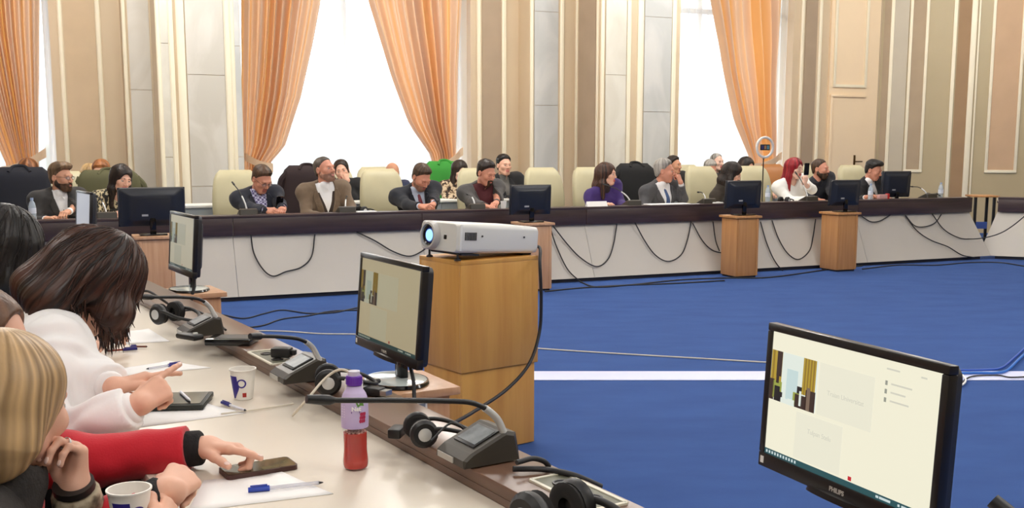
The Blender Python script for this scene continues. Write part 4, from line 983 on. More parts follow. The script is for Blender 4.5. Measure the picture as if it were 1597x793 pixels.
cable([panel_pt(1454, 334), panel_pt(1472, 358), panel_pt(1495, 371), panel_pt(1514, 373), atY(1536, 371, 13.0), atY(1560, 364, 12.95), atY(1580, 352, 12.85), atY(1602, 334, 12.75)], .007, 'cable swinging across the gap to the right-hand desk')
pcable([(80, 374), (94, 386), (105, 397)], 'left one of two short cables under the far-left desk')
pcable([(100, 374), (112, 384), (122, 396)], 'right one of two short cables under the far-left desk')
def fcable(px, label, r=.006, m=M_cable, z=.007): return cable([atz(x, y, z) for x, y in px], r, label, m)
fcable([(345, 491), (380, 497), (410, 490), (440, 484), (480, 489), (520, 488), (560, 480), (600, 478)], 'black floor cable behind the microphones, the wavy farther one')
fcable([(380, 512), (410, 508), (440, 498), (480, 493), (515, 486), (560, 484), (600, 483)], 'black floor cable behind the microphones, the nearer one')
fcable([(360, 516), (440, 517), (500, 521), (560, 522), (620, 527), (840, 544), (980, 553), (1100, 560), (1200, 566)], 'thin pale cable stretched over the carpet', .005, M_cablew)
fcable([(850, 455), (900, 450), (960, 446), (1010, 444), (1060, 442), (1130, 438)], 'black floor cable along the foot of the far desk', .008)
fcable([(905, 440), (930, 448), (980, 445), (1060, 437), (1130, 434), (1200, 433), (1290, 421), (1345, 415)], 'second black floor cable at the foot of the far desk', .008)
fcable([(1345, 420), (1400, 414), (1460, 414), (1510, 410), (1560, 410), (1600, 416)], 'black floor cable at the foot of the right-hand end', .008)
# flat white cover strip on the carpet, with blue and black leads crossing it
ys = 6.40
o = MB().box((2.2, ys, .003), (5.4, .25, .006), bev=.002).build('cable_cover_strip', mat('strip_white', (212, 218, 252), .5)); tag(o, 'flat white strip laid across the blue carpet', 'cable cover')
fcable([(1480, 583), (1520, 582), (1555, 582), (1572, 577), (1588, 562), (1605, 546)], 'bright blue cable at the right edge, on the white strip', .009, M_cableb, .016)
fcable([(1478, 578), (1540, 577), (1562, 574), (1580, 560), (1604, 538)], 'second blue cable beside the bright blue one', .007, mat('cable_cobalt', (40, 84, 180), .45), .014)
fcable([(1478, 604), (1498, 600), (1506, 592), (1520, 587), (1556, 586), (1575, 589), (1604, 588)], 'black cable winding over the white strip at the right edge', .005, M_cable, .014)
fcable([(1476, 580), (1495, 582), (1506, 592), (1500, 601), (1480, 606)], 'white cable loop behind the big lit monitor', .006, M_paper, .014)
# leads of the projector
q = PJ(.238, .02, .03); wq = np.array(pj.matrix_world @ Vector((0, 0, 0)))
def pjw(x, y, z):
    v = Matrix.Rotation(LRZ + .02, 3, 'Z') @ PJ(x, y, z); return np.array([lc[0] + v.x, lc[1] + v.y, LZT + v.z])
cable([pjw(.22, -.10, .03), pjw(.26, -.13, .03), atY(842, 412, LC[1] - .06), atY(844, 470, LC[1] - .06), atY(841, 520, LC[1] - .06), atY(825, 568, LC[1] - .18), atY(790, 608, LC[1] - .34), atY(740, 642, LC[1] - .62), atY(705, 662, LC[1] - .85)], .008, 'black lead falling from the projector and crossing the wooden stand')
cable([atY(640, 572, 3.02), atY(645, 596, 2.98), atY(646, 618, 2.96), atY(648, 638, 2.94)], .006, 'black lead hanging from the beige-lit monitor')
cable([atY(304, 424, 5.0), atY(302, 450, 4.98), atY(296, 478, 4.96), atY(291, 494, 4.94)], .008, 'black lead hanging from the edge-on monitor')
cable([ledge_at(455, 628) - [0, 0, .035], atz(480, 622, ZL + .01), atz(508, 590, ZL + .05), atz(530, 577, ZL + .07), atz(548, 584, ZL + .06), atz(551, 600, ZL + .045)], .0035, 'cream charging cable arching from the worktop to the white charger', M_cablew)
cable([top_at(345, 646, ZT + .004), top_at(400, 639, ZT + .004), top_at(452, 631, ZT + .004), atz(456, 628, ZT + .006)], .002, 'thin cream cable trailing over the worktop', M_cablew)
cable([atz(806, 722, ZL + .03), atz(830, 716, ZL + .03), atz(848, 720, ZL + .02), atz(856, 728, ZL + .006)], .0055, 'black lead arching behind the nearest microphone unit')
cable([atz(800, 732, ZL + .012), atz(850, 733, ZL + .008), atz(895, 742, ZL + .006), atz(938, 760, ZL - .02)], .006, 'black lead running down the ledge to the bottom edge')
cable([atz(672, 688, ZL + .03), atz(700, 662, ZL + .05), atz(716, 664, ZL + .05), atz(728, 676, ZL + .03)], .0025, 'thin black headphone lead by the nearest microphone unit')
cable([atz(268, 490, ZL + .03), atz(300, 484, ZL + .03), atz(330, 497, ZL + .02), atz(352, 515, ZL + .01)], .004, 'black lead coiling between the headphones and the third unit')
cable([atz(214, 455, ZL + .06), atz(232, 455, ZL + .06), atz(250, 466, ZL + .04), atz(262, 474, ZL + .01)], .005, 'black lead arching on the ledge behind the bowed woman')

# ---- ring lamp with a phone, and other hand-held things --------------------------------------
p = atv(1186, 230, .55); q = atv(1189, 300, .5); r = empty('ring_lamp', (q[0], q[1], ZT), TH, 'white ring lamp on a thin stand with a phone clipped in its middle', 'lamp')
zr = p[2] - ZT; n = 36; V = []; Q = []
mb = MB(); pts = [(.118 * math.cos(t), -.02, zr + .118 * math.sin(t)) for t in np.linspace(0, 2 * math.pi, 41)]
mb.tube(pts, .016, 10, cap=False); mb.build('ring', mat('ring_white', (224, 222, 218), .3), r, smooth=60)
MB().tube([(0, 0, .01), (0, 0, zr - .135)], .007, 10).build('pole', M_black, r); MB().lathe([(0, 0), (.07, 0), (.07, .008), (.01, .014), (0, .014)], n=24).build('foot', M_black, r)
MB().tube([(0, -.0, zr - .14), (0, -.01, zr - .10)], .011, 10).build('joint', M_dark, r)
ph_ = MB().box((0, -.025, zr), (.14, .010, .07), bev=.004).build('phone_clip', M_black, r)
for i, c in enumerate(((60, 60, 120), (160, 120, 90), (90, 140, 160))): MB().box((-.04 + .04 * i, -.0305, zr), (.03, .001, .045)).build('camera_patch', mat('patch_%d' % i, c, .2), ph_)
def held_phone(p, rz, tilt, label, w=.072, h=.15):
    r = empty('smartphone', tuple(p), rz, label, 'phone'); M = Matrix.Rotation(tilt, 3, 'X')
    mb = MB(); mb.prism(rr(w / 2, h / 2, .010), -.004, .004, 0, M); mb.build('case', M_gloss, r, smooth=30)
    mb = MB(); mb.prism(rr(w / 2 - .004, h / 2 - .006, .006), .004, .0045, 0, M); mb.build('screen', mat('held_screen', (60, 66, 84), .1), r, smooth=None)
held_phone(atv(436, 315, .62), FACE, .9, 'dark phone in the hands of the man in navy suit and checked shirt')
held_phone(atv(678, 320, .62), FACE, .7, 'dark phone in the clasped hands of the man in red tie')
held_phone(atv(1258, 264, .60), FACE, 1.5, 'phone held up by the red-haired woman')
# ================================================================== PEOPLE
# every figure is grown from one smooth distance field (tapered limbs, shaped head, separate fingers)
def f32(a): return np.asarray(a, np.float32)
def cone(P, a, b, r1, r2):
    a = f32(a); ba = f32(b) - a; pa = P - a; h = np.clip((pa @ ba) / max(float(ba @ ba), 1e-9), 0, 1)
    q = pa - h[:, None] * ba; return np.sqrt(np.einsum('ij,ij->i', q, q)) - (r1 + (r2 - r1) * h)
def ell(P, c, r, R=None):
    q = P - f32(c)
    if R is not None: q = q @ f32(R)
    r = f32(r); a = q / r; k0 = np.sqrt(np.einsum('ij,ij->i', a, a)); b = a / r; k1 = np.sqrt(np.einsum('ij,ij->i', b, b))
    return k0 * (k0 - 1) / np.maximum(k1, 1e-6)
def smin(a, b, k):
    h = np.clip(.5 + .5 * (b - a) / k, 0, 1); return b + (a - b) * h - k * h * (1 - h)
def smax(a, b, k): return -smin(-a, -b, k)
def surf(f, lo, hi, h, B=6):
    """surface of f = 0 as quads, evaluated only in blocks the surface can touch"""
    lo = f32(lo); nb = np.maximum(1, np.ceil((f32(hi) - lo) / (h * B))).astype(int); n = nb * B
    ctr = [lo[k] + (np.arange(nb[k]) + .5) * B * h for k in range(3)]
    G = np.stack(np.meshgrid(*ctr, indexing='ij'), -1).reshape(-1, 3).astype(np.float32)
    dc = f(G); act = np.nonzero(np.abs(dc) < (B * h * .866) * 1.35 + 2.2 * h)[0]
    D = np.repeat(np.repeat(np.repeat(dc.reshape(nb), B, 0), B, 1), B, 2).astype(np.float32)
    bi = np.stack(np.unravel_index(act, nb), -1) * B
    off = np.stack(np.meshgrid(*[np.arange(B)] * 3, indexing='ij'), -1).reshape(-1, 3)
    idx = (bi[:, None, :] + off[None]).reshape(-1, 3)
    D[idx[:, 0], idx[:, 1], idx[:, 2]] = f(f32(lo + idx * h))
    ins = (D < 0); c = np.zeros(n - 1, np.int8)
    for dx in (0, 1):
        for dy in (0, 1):
            for dz in (0, 1): c += ins[dx:n[0] - 1 + dx, dy:n[1] - 1 + dy, dz:n[2] - 1 + dz]
    cell = np.stack(np.nonzero((c > 0) & (c < 8)), -1)
    if len(cell) == 0: return np.zeros((0, 3)), np.zeros((0, 4), int)
    acc = np.zeros((len(cell), 3)); cnt = np.zeros(len(cell))
    cor = {o: D[cell[:, 0] + o[0], cell[:, 1] + o[1], cell[:, 2] + o[2]] for o in [(a, b, d) for a in (0, 1) for b in (0, 1) for d in (0, 1)]}
    for ax in range(3):
        for o in cor:
            if o[ax] == 0:
                o2 = tuple(1 if i == ax else o[i] for i in range(3)); a, b = cor[o], cor[o2]; m = (a < 0) != (b < 0)
                t = np.where(m, a / np.where(m, a - b, 1), 0); p = np.tile(np.array(o, float), (len(cell), 1)); p[:, ax] += t
                acc[m] += p[m]; cnt += m
    V = lo + (cell + acc / np.maximum(cnt, 1)[:, None]) * h
    ID = np.full(n - 1, -1, np.int32); ID[cell[:, 0], cell[:, 1], cell[:, 2]] = np.arange(len(cell)); Q = []
    for ax in range(3):
        sl = [slice(1, n[k] - 1) for k in range(3)]; sl[ax] = slice(0, n[ax] - 1)
        s0 = ins[tuple(sl)]; s2 = list(sl); s2[ax] = slice(1, n[ax]); s1 = ins[tuple(s2)]
        e = np.stack(np.nonzero(s0 != s1), -1)
        if len(e) == 0: continue
        st = np.array([1, 1, 1]); st[ax] = 0; e0 = e + st; flip = ~s0[e[:, 0], e[:, 1], e[:, 2]]
        u_, v_ = (ax + 1) % 3, (ax + 2) % 3; q = []
        for du, dv in ((1, 1), (0, 1), (0, 0), (1, 0)):
            k = e0.copy(); k[:, u_] -= du; k[:, v_] -= dv; q.append(ID[k[:, 0], k[:, 1], k[:, 2]])
        q = np.stack(q, -1); q[flip] = q[flip][:, ::-1]; Q.append(q)
    Q = np.concatenate(Q) if Q else np.zeros((0, 4), int); Q = Q[(Q >= 0).all(1)]
    for _ in range(2):                                        # settle the points on the true surface
        P = f32(V); e = h * .35; K = f32([[1, -1, -1], [-1, -1, 1], [-1, 1, -1], [1, 1, 1]])
        g = sum(k[None] * f(P + e * k)[:, None] for k in K) / (4 * e); gl = np.maximum((g * g).sum(1), .2)
        st = np.clip(f(P) / gl, -h * .6, h * .6); V = V - g * st[:, None]
    return V, Q
def wob(P, k, seed=0.):
    x, y, z = P[:, 0] * k, P[:, 1] * k, P[:, 2] * k
    return (np.sin(x * 1.3 + 1.7 * np.sin(y * .9 + seed) + z * .7) + np.sin(y * 1.5 + 1.3 * np.sin(z * 1.1 + 2 * seed)) + np.sin(z * 1.7 + 1.5 * np.sin(x * .8 + 3 * seed))) / 3

# ---------------------------------------------------------------- head
def head_prims(L, fem=0., ears=True):
    jw = 1 - .07 * fem
    d = ell(L, (0, -.012, .030), (.0755, .094, .086))
    d = smin(d, ell(L, (0, .032, -.030), (.060 * jw, .062, .082)), .035)
    d = smin(d, ell(L, (0, .062, -.094), (.026 * jw, .022, .020)), .028)
    for s in (-1, 1):
        d = smin(d, cone(L, (s * .056 * jw, .005, -.055), (s * .022, .06, -.098), .018, .017), .03)
        d = smin(d, ell(L, (s * .044, .062, -.022), (.022, .022, .022)), .022)
    d = smin(d, cone(L, (-.034, .084, .022), (.034, .084, .022), .0115 - .003 * fem, .0115 - .003 * fem), .018)
    for s in (-1, 1): d = smax(d, -ell(L, (s * .032, .108, .002), (.020, .020, .013)), .014)
    d = smin(d, cone(L, (0, .092, .010), (0, .112 - .003 * fem, -.030), .0075, .0105 - .002 * fem), .012)
    for s in (-1, 1): d = smin(d, ell(L, (s * .0125, .101, -.034), (.0085, .010, .0075)), .007)
    d = smin(d, cone(L, (-.016, .088, -.0595), (.016, .088, -.0595), .0075, .0075), .010)
    d = smin(d, cone(L, (-.013, .089, -.0715), (.013, .089, -.0715), .0085, .0085), .009)
    d = smax(d, -cone(L, (-.022, .098, -.0652), (.022, .098, -.0652), .0022, .0022), .003)
    if ears:
        for s in (-1, 1):
            e = ell(L, (s * .079, -.012, -.006), (.009, .020, .031)); e = smax(e, -ell(L, (s * .088, -.008, -.003), (.008, .011, .019)), .006)
            d = smin(d, e, .008)
    return d
def hand_parts(w, fwd, nrm, side, pose, s=1.0):
    """list of (a, b, r1, r2, k): palm, four fingers and a thumb, from the wrist w along fwd, back of the hand towards nrm"""
    w = np.array(w, float); fwd = np.array(fwd, float); fwd /= np.linalg.norm(fwd); nrm = np.array(nrm, float); nrm -= fwd * (nrm @ fwd); nrm /= np.linalg.norm(nrm)
    lat = np.cross(fwd, nrm) * side                            # towards the thumb
    P = dict(relax=([(.35, .5, .35)] * 4, .35, .25), flat=([(.06, .1, .1)] * 4, .55, .1), fist=([(1.2, 1.45, .9)] * 4, .35, .9), grip=([(.7, .95, .6)] * 4, .3, .7),
             point=([(.10, .12, .1), (1.15, 1.4, .9), (1.25, 1.45, .9), (1.3, 1.4, .9)], .4, .6), chin=([(1.0, 1.05, .5), (1.05, 1.1, .5), (1.1, 1.1, .5), (1.15, 1.1, .5)], .3, .5),
             pinch=([(.8, .75, .45), (.95, .9, .6), (1.1, 1.1, .7), (1.2, 1.2, .8)], .25, .55), tap=([(.10, .10, .06), (.30, 1.45, 1.0), (.35, 1.5, 1.0), (.4, 1.5, 1.0)], .5, .05), cupg=([(.55, .75, .55), (.55, .8, .55), (.6, .8, .55), (.65, .8, .55)], .35, .45))[pose]
    curls, spread, thc = P; out = []
    offs = (.027, .009, -.009, -.026); lens = ((.041, .025, .021), (.045, .028, .022), (.041, .026, .021), (.032, .020, .018)); rad = (.0088, .0090, .0085, .0076); kl = (.086, .089, .085, .078)
    for i in range(4):
        k = w + s * (fwd * kl[i] + lat * offs[i] + nrm * (.004 - .003 * abs(i - 1.3)))
        out.append((w + s * (lat * offs[i] * .55 + fwd * .012), k, .0145 * s, .0115 * s, .012, 'p'))
        ang = 0; p = k; sp = (offs[i] / .027) * .10 * (1 if curls[i][0] < .7 else .3)
        for j in range(3):
            ang += curls[i][j]; d = fwd * math.cos(ang) - nrm * math.sin(ang) + lat * sp * math.cos(ang); d /= np.linalg.norm(d)
            q = p + d * lens[i][j] * s
            if j == 2: NAILS.append((q - d * .003 * s, d, nrm * math.cos(ang) + fwd * math.sin(ang), lat, rad[i] * s * .82))
            out.append((p, q, rad[i] * s * (1 - .09 * j), rad[i] * s * (1 - .09 * (j + 1)), .0035 if j else .006, 'f%d' % i)); p = q
    b0 = w + s * (fwd * .022 + lat * .022 - nrm * .006); a = spread
    d0 = fwd * math.cos(a) + lat * math.sin(a) - nrm * .25; d0 /= np.linalg.norm(d0); p1 = b0 + d0 * .044 * s
    d1 = d0 * math.cos(thc * .6) + (fwd * .6 - lat * .5 - nrm * .35) * math.sin(thc * .6); d1 /= np.linalg.norm(d1); p2 = p1 + d1 * .033 * s
    d2 = d1 * math.cos(thc * .6) + (fwd * .4 - lat * .7 - nrm * .3) * math.sin(thc * .6); d2 /= np.linalg.norm(d2); p3 = p2 + d2 * .027 * s
    nl = []
    out += [(b0, p1, .0145 * s, .0115 * s, .012, 't'), (p1, p2, .0108 * s, .0098 * s, .006, 't'), (p2, p3, .0096 * s, .0078 * s, .004, 't')]
    NAILS.append((p3 - d2 * .004 * s, d2, np.cross(d2, np.cross(lat * .5 + nrm, d2)), np.cross(d2, lat * .5 + nrm), .0085 * s))
    return out
NAILS = []
def hand_sdf(parts):
    def f(P):
        d = None; groups = {}
        for a, b, r1, r2, k, g in parts:
            e = cone(P, a, b, r1, r2)
            groups[g] = e if g not in groups else smin(groups[g], e, k)
        d = groups.pop('p')
        for e in groups.values(): d = smin(d, e, .006)
        return d
    return f

SKIN = {}
def skin_mat(kind):
    c = dict(fair=(226, 176, 152), warm=(212, 158, 130), ruddy=(206, 144, 120), pale=(232, 190, 170), tan=(196, 142, 112))[kind]
    return mat('skin_' + kind, c, .5, var=.05, vscale=26, bump=.04, bscale=420, spec=.35)
def lip_mat(kind, fem):
    c = dict(fair=(196, 116, 108), warm=(186, 114, 100), ruddy=(180, 104, 94), pale=(200, 112, 110), tan=(168, 98, 86))[kind]
    if fem: c = (c[0] * .95, c[1] * .78, c[2] * .82)
    return mat('lips_%s%d' % (kind, int(fem)), c, .4)
def hair_mat(name, rgb, rgb2=None):
    """hair whose strands take their colour from the mesh attribute 'strand'"""
    nm = 'hair_' + name
    if nm in MATS: return MATS[nm]
    rgb2 = rgb2 or tuple(x * .55 for x in rgb)
    m = bpy.data.materials.new(nm); m.use_nodes = True; nt = m.node_tree; b = nt.nodes['Principled BSDF']; b.inputs['Roughness'].default_value = .42; b.inputs['Specular IOR Level'].default_value = .4
    at = nt.nodes.new('ShaderNodeAttribute'); at.attribute_name = 'strand'; rp = nt.nodes.new('ShaderNodeValToRGB'); e = rp.color_ramp.elements
    e[0].position = .1; e[0].color = (*lin(rgb2), 1); e[1].position = .95; e[1].color = (*lin(tuple(min(255, x * 1.18) for x in rgb)), 1); k = e.new(.55); k.color = (*lin(rgb), 1)
    nt.links.new(at.outputs['Fac'], rp.inputs[0]); nt.links.new(rp.outputs[0], b.inputs['Base Color']); MATS[nm] = m; return m
def hair_mesh(name, V, Q, toh, M, parent, seed=0., crown=(0, -.03), fine=50):
    me = np_mesh(name, V, Q); L = toh(f32(V)); az = np.arctan2(L[:, 0] - crown[0], -(L[:, 1] - crown[1])); z = L[:, 2]; v = 0
    rg = np.random.default_rng(int(seed * 977) % 9973); q = (az + .035 * np.sin(z * 31 + seed) + .012 * np.sin(z * 83)) / (2 * np.pi) % 1
    for m, a in ((17, .35), (fine // 2, .8), (fine, 1.1)):
        tb = rg.normal(0, 1, m); v = v + a * np.interp(q * m, np.arange(m + 1), np.append(tb, tb[0]))
    v = np.clip(.5 + .2 * v, 0, 1); A = me.attributes.new('strand', 'FLOAT', 'POINT'); A.data.foreach_set('value', v.astype(np.float32)); return link_mesh(name, me, M, parent)
def _old_hair(name, rgb, rgb2=None): return mat('hair_' + name, rgb, .42, rgb2=rgb2 or tuple(x * .6 for x in rgb), vscale=34, vstretch=(1, 1, .12), bump=.25, bscale=90, bstretch=(1, 1, .1), spec=.4)
HAIR = dict(black=hair_mat('black', (30, 25, 24)), dark=hair_mat('dark', (46, 34, 28)), brown=hair_mat('brown', (78, 56, 40)), chestnut=hair_mat('chestnut', (74, 48, 36), (38, 26, 22)), grey=hair_mat('grey', (150, 146, 140), (98, 94, 90)),
            sand=hair_mat('sand', (116, 92, 68), (84, 66, 48)), red=hair_mat('red', (146, 22, 34), (88, 10, 20)), copper=hair_mat('copper', (150, 96, 56), (104, 62, 36)), blonde=hair_mat('blonde', (196, 164, 116), (148, 116, 74)), stubble=hair_mat('stubble', (156, 116, 97), (134, 98, 82)), auburn=hair_mat('auburn', (92, 52, 36)), cropped=hair_mat('cropped', (88, 78, 70), (62, 54, 48)))
def rot_head(yaw, pitch, roll):                                # columns are the head's axes in the body frame
    return np.array((Matrix.Rotation(yaw, 3, 'Z') @ Matrix.Rotation(-pitch, 3, 'X') @ Matrix.Rotation(roll, 3, 'Y')))

def person(label, head, base, faceyaw=0., hyaw=0., hpitch=0., hroll=0., hs=1.0, bulk=1.0, skin='warm', fem=0, hair=None, hairc='dark', beard=None, glasses=None,
           top=None, arms=(None, None), h=.0052, facing=None, up=None, group=None, brows=True, simple=False, sw=.185, legs=True, z_pelvis=.56, gaze_down=False, extra=None, cuffs=None, shf=.885, groove=1.0, armk=1.0):
    """head: world point of the head's middle; base: world xy of the pelvis; turned so that local +Y is where the body faces"""
    rz = (FACE if facing is None else facing) + faceyaw
    R = empty('person', (base[0], base[1], 0), rz, label, 'person', group)
    Rz = np.array(Matrix.Rotation(rz, 3, 'Z')); org = np.array([base[0], base[1], 0.])
    def loc(p): return Rz.T @ (np.array(p, float) - org)
    H = loc(head); HR = rot_head(hyaw, hpitch, hroll); s = hs
    P0 = np.array([0, 0, z_pelvis]); NB = H + HR @ np.array([0, -.025, -.100]) * s + np.array([0, -.012, -.052]) * s
    sp = NB - P0; SL = np.linalg.norm(sp); sd = sp / SL; k = SL / .56
    X = np.array([1., 0, 0]); X -= sd * (X @ sd); X /= np.linalg.norm(X); Fw = np.cross(sd, X)
    def at_(t, x=0, y=0): return P0 + sd * t * SL + X * x * bulk + Fw * y * bulk
    SR, SLf = at_(shf, sw - .008, -.01), at_(shf, -sw + .008, -.01); kk = min(max(k, .85), 1.1)
    arm = []
    for i, (A, sgn) in enumerate(((SR, 1), (SLf, -1))):
        spec = arms[i] or {}
        w = spec.get('wrist'); w = loc(w) if w is not None else np.array([sgn * .13, .40, .80])
        la, lb = .285 * kk * armk, .255 * kk * armk; d = w - A; L = np.linalg.norm(d)
        if L > (la + lb) * .985: w = A + d / L * (la + lb) * .985; L = (la + lb) * .985; d = w - A
        a_ = (la * la - lb * lb + L * L) / (2 * L); hh = math.sqrt(max(la * la - a_ * a_, 0)); pole = np.array(spec.get('pole', (sgn * .38, -.30, -.9)))
        n_ = d / L; pole = pole - n_ * (pole @ n_); pole /= np.linalg.norm(pole); Eb = A + n_ * a_ + pole * hh
        fw = spec.get('fwd'); fw = Rz.T @ np.array(fw, float) if fw is not None else (w - Eb) + np.array([-sgn * .10, .05, 0]) * .8
        nm = spec.get('nrm'); nm = Rz.T @ np.array(nm, float) if nm is not None else np.array([0, .1, 1.])
        NAILS.clear()
        parts = hand_parts(w, fw, nm, -sgn * 1.0, spec.get('pose', 'relax'), s * spec.get('hsz', 1.0) * (.92 if fem else 1.0))
        spec = dict(spec); spec['_nails'] = list(NAILS); arm.append((A, Eb, w, parts, spec))
    skin_m = skin_mat(skin); lip_m = lip_mat(skin, fem)
    HRt = HR.astype(np.float32); Hf = f32(H)
    def toh(P): return (P - Hf) @ HRt / np.float32(s)
    nk = .050 if not fem else .044
    def headf(P):
        d = head_prims(toh(P), fem) * s
        d = smin(d, cone(P, H + HR @ np.array([0, -.022, -.05]) * s, NB, nk * s, (nk + .008) * s), .03)
        return smin(d, ell(P, NB + sd * -.08 + Fw * -.005, (.12 * bulk, .07, .06)), .05)
    parts_V, parts_Q, parts_M = [], [], []; off = 0
    def addp(V, Q, M):
        nonlocal off
        parts_V.append(V); parts_Q.append(Q + off); parts_M.append(M); off += len(V)
    V, Q = surf(headf, H - .24, H + .17, h)
    c_ = V[Q].mean(1); Lc = toh(f32(c_)); lip = np.minimum(cone(Lc, (-.017, .090, -.0595), (.017, .090, -.0595), .0082, .0082), cone(Lc, (-.014, .091, -.0715), (.014, .091, -.0715), .0088, .0088)) < .0012
    lip &= (np.abs(Lc[:, 0]) < .024) & (Lc[:, 1] > .08); addp(V, Q, lip.astype(int))
    for A, Eb, w, pt, spec in arm:
        if spec.get('hide'): continue
        hf = hand_sdf(pt); fd = (w - Eb) / np.linalg.norm(w - Eb)
        def ff(P, hf=hf, w=w, fd=fd): return smin(hf(P), cone(P, w - fd * .09, w + fd * .012, .028 * s, .0215 * s), .02)
        V, Q = surf(ff, np.minimum(w - fd * .08, w) - .235 * s, np.maximum(w - fd * .08, w) + .235 * s, spec.get('h', min(h, .0042))); addp(V, Q, np.zeros(len(Q), int))
    # trunk
    def trunk(P, g=0.):
        d = ell(P, P0 + np.array([0, 0, -.02]), (.165 * bulk, .125 * bulk, .115))
        RT = np.stack([X, Fw, sd], 1)
        d = smin(d, ell(P, at_(.30, 0, .012), (.150 * bulk, .118 * bulk, .15), RT), .06)
        d = smin(d, ell(P, at_(.62, 0, .008), (.162 * bulk, .118 * bulk, .165 * kk), RT), .06)
        if fem:
            for q in (-1, 1): d = smin(d, ell(P, at_(.58, q * .075, .085), (.062, .055, .060)), .05)
        d = smin(d, cone(P, SR + Fw * 0, SLf, .062 * bulk, .062 * bulk), .06)
        for q in (SR, SLf): d = smin(d, cone(P, at_(.98, 0, -.02), q + sd * .02, .055, .052), .05)
        return d - g
    def armf(P, g=0., gc=0.):
        d = None
        for A, Eb, w, pt, spec in arm:
            e = smin(cone(P, A, Eb, .053 * bulk + g, .041 * bulk + g * .8), cone(P, Eb, w - (w - Eb) * .03, .041 * bulk + g * .8, .029 + g * .7 + gc), .03)
            d = e if d is None else np.minimum(d, e)
        return d
    hips = [np.array([q * .09, .02, z_pelvis - .03]) for q in (1, -1)]; knees = [np.array([q * .13, .44, z_pelvis - .02]) for q in (1, -1)]; ank = [np.array([q * .12, .42, .09]) for q in (1, -1)]
    def legf(P, g=0.):
        d = None
        for a, b, c in zip(hips, knees, ank):
            e = smin(cone(P, a, b, .085 * bulk + g, .062 + g), cone(P, b, c, .06 + g, .04 + g * 1.2), .03); d = e if d is None else smin(d, e, .02)
        return d
    def inner(P): return smin(smin(trunk(P, -.012), armf(P, -.010), .04), legf(P, -.012), .05)
    V, Q = surf(inner, (min(-.5, SLf[0] - .3), -.35, .04), (max(.5, SR[0] + .3), max(.75, H[1] + .35), NB[2] + .12), .034); addp(V, Q, np.zeros(len(Q), int))
    body = link_mesh('body', np_mesh('body', np.concatenate(parts_V), np.concatenate(parts_Q), np.concatenate(parts_M)), [skin_m, lip_m], R)
    for A, Eb, w, pt, spec in arm:
        if not spec.get('nails') or spec.get('hide'): continue
        for c, d, n_, l_, r_ in spec['_nails']:
            n_ = n_ / np.linalg.norm(n_); l_ = np.cross(d, n_); M = Matrix([list(r) for r in np.stack([l_, d, n_], 1)])
            mb = MB(); mb.ball(c + n_ * r_ * .72, (r_ * .75, r_ * 1.15, r_ * .30), 10, 0, M); mb.build('nail', mat('nail_pale', (236, 206, 196), .25), R, smooth=80)
    # ---------------- garments
    T_ = top or {}; style = T_.get('style', 'suit'); gap = T_.get('gap', .016); ch = T_.get('h', max(h * 1.7, .0085)); g2 = .004 if style == 'suit' else 0
    sdf32, X32, F32, P032 = f32(sd), f32(X), f32(Fw), f32(P0)
    def tor(P):
        q = P - P032; return (q @ sdf32) / np.float32(SL), q @ X32 / np.float32(bulk), q @ F32
    seed = (abs(H[0]) * 37 + head[0] * 11) % 6.28
    wr_ = T_.get('wrinkle', .0035)
    def coatf(P):
        d = smin(trunk(P, gap), armf(P, gap * .85, T_.get('flare', .004)), .05)
        return d + wr_ * wob(P, 26, seed) + wr_ * .5 * wob(P, 61, seed + 1)
    wd_top = T_.get('vw', .062); vb = T_.get('vb', .34)
    lo = np.minimum.reduce([SR, SLf, P0, NB] + [q for a in arm for q in (a[1], a[2])]) - .2; hi = np.maximum.reduce([SR, SLf, P0, NB] + [q for a in arm for q in (a[1], a[2])]) + .2
    lo[2] = max(lo[2], z_pelvis - .17)
    low = T_.get('hem', z_pelvis - .12)
    neck_c = NB; neckr = T_.get('neck', .058)
    def neckcut(d, P, r): return smax(d, -cone(P, NB - sd * .06 + Fw * .012, H + HR @ np.array([0, -.02, -.03]) * s, r, r * 1.0), .008)
    def wcut(d, P):
        for A, Eb, w, pt, spec in arm:
            fd = f32((w - Eb) / np.linalg.norm(w - Eb)); c = w - fd * spec.get('cuff', .018)
            e = (P - f32(c)) @ fd; near = np.linalg.norm(P - f32(w), axis=1) - .10
            d = np.maximum(d, np.minimum(e, -near))
        return d
    M1 = T_.get('mat'); M2 = T_.get('shirt'); M3 = T_.get('tie')
    if style == 'suit':
        def wedge(P):
            t, x, y = tor(P); w_ = np.clip((t - vb) / (.98 - vb), 0, 1) * wd_top * (1.0) ; e = np.abs(x) - w_
            return np.maximum(np.maximum(e, -y), vb - t)
        def jf(P): return wcut(neckcut(smax(coatf(P), -wedge(P), .004), P, neckr + .004), P)
        V, Q = surf(jf, lo, hi, ch); link_mesh('jacket', np_mesh('jacket', V, Q), M1, R)
        def lap(P):
            t, x, y = tor(P); w_ = np.clip((t - vb) / (.98 - vb), 0, 1) * wd_top; d = coatf(P)
            lw = .012 + .045 * np.clip((t - vb) / .35, 0, 1) * np.clip((1.02 - t) / .16, .25, 1)
            m = np.maximum(np.maximum(w_ - np.abs(x) - .002, np.abs(x) - w_ - lw), np.maximum(-y, np.maximum(vb - t, t - .99)))
            return np.maximum(np.abs(d - .003) - .0045, m)
        V, Q = surf(lap, lo, hi, min(ch, .007))
        if len(Q): link_mesh('lapel', np_mesh('lapel', V, Q), T_.get('lapel', M1), R)
        def shf(P):
            d = trunk(P, gap * .30); t, x, y = tor(P); d = np.maximum(d, np.maximum(np.abs(x) - .10, -.02 - y))
            col = cone(P, NB - sd * .022 + Fw * .008, NB + sd * .022 + Fw * .016, neckr + .006, neckr - .002); d = smin(d, col, .012)
            return neckcut(d, P, neckr - .004)
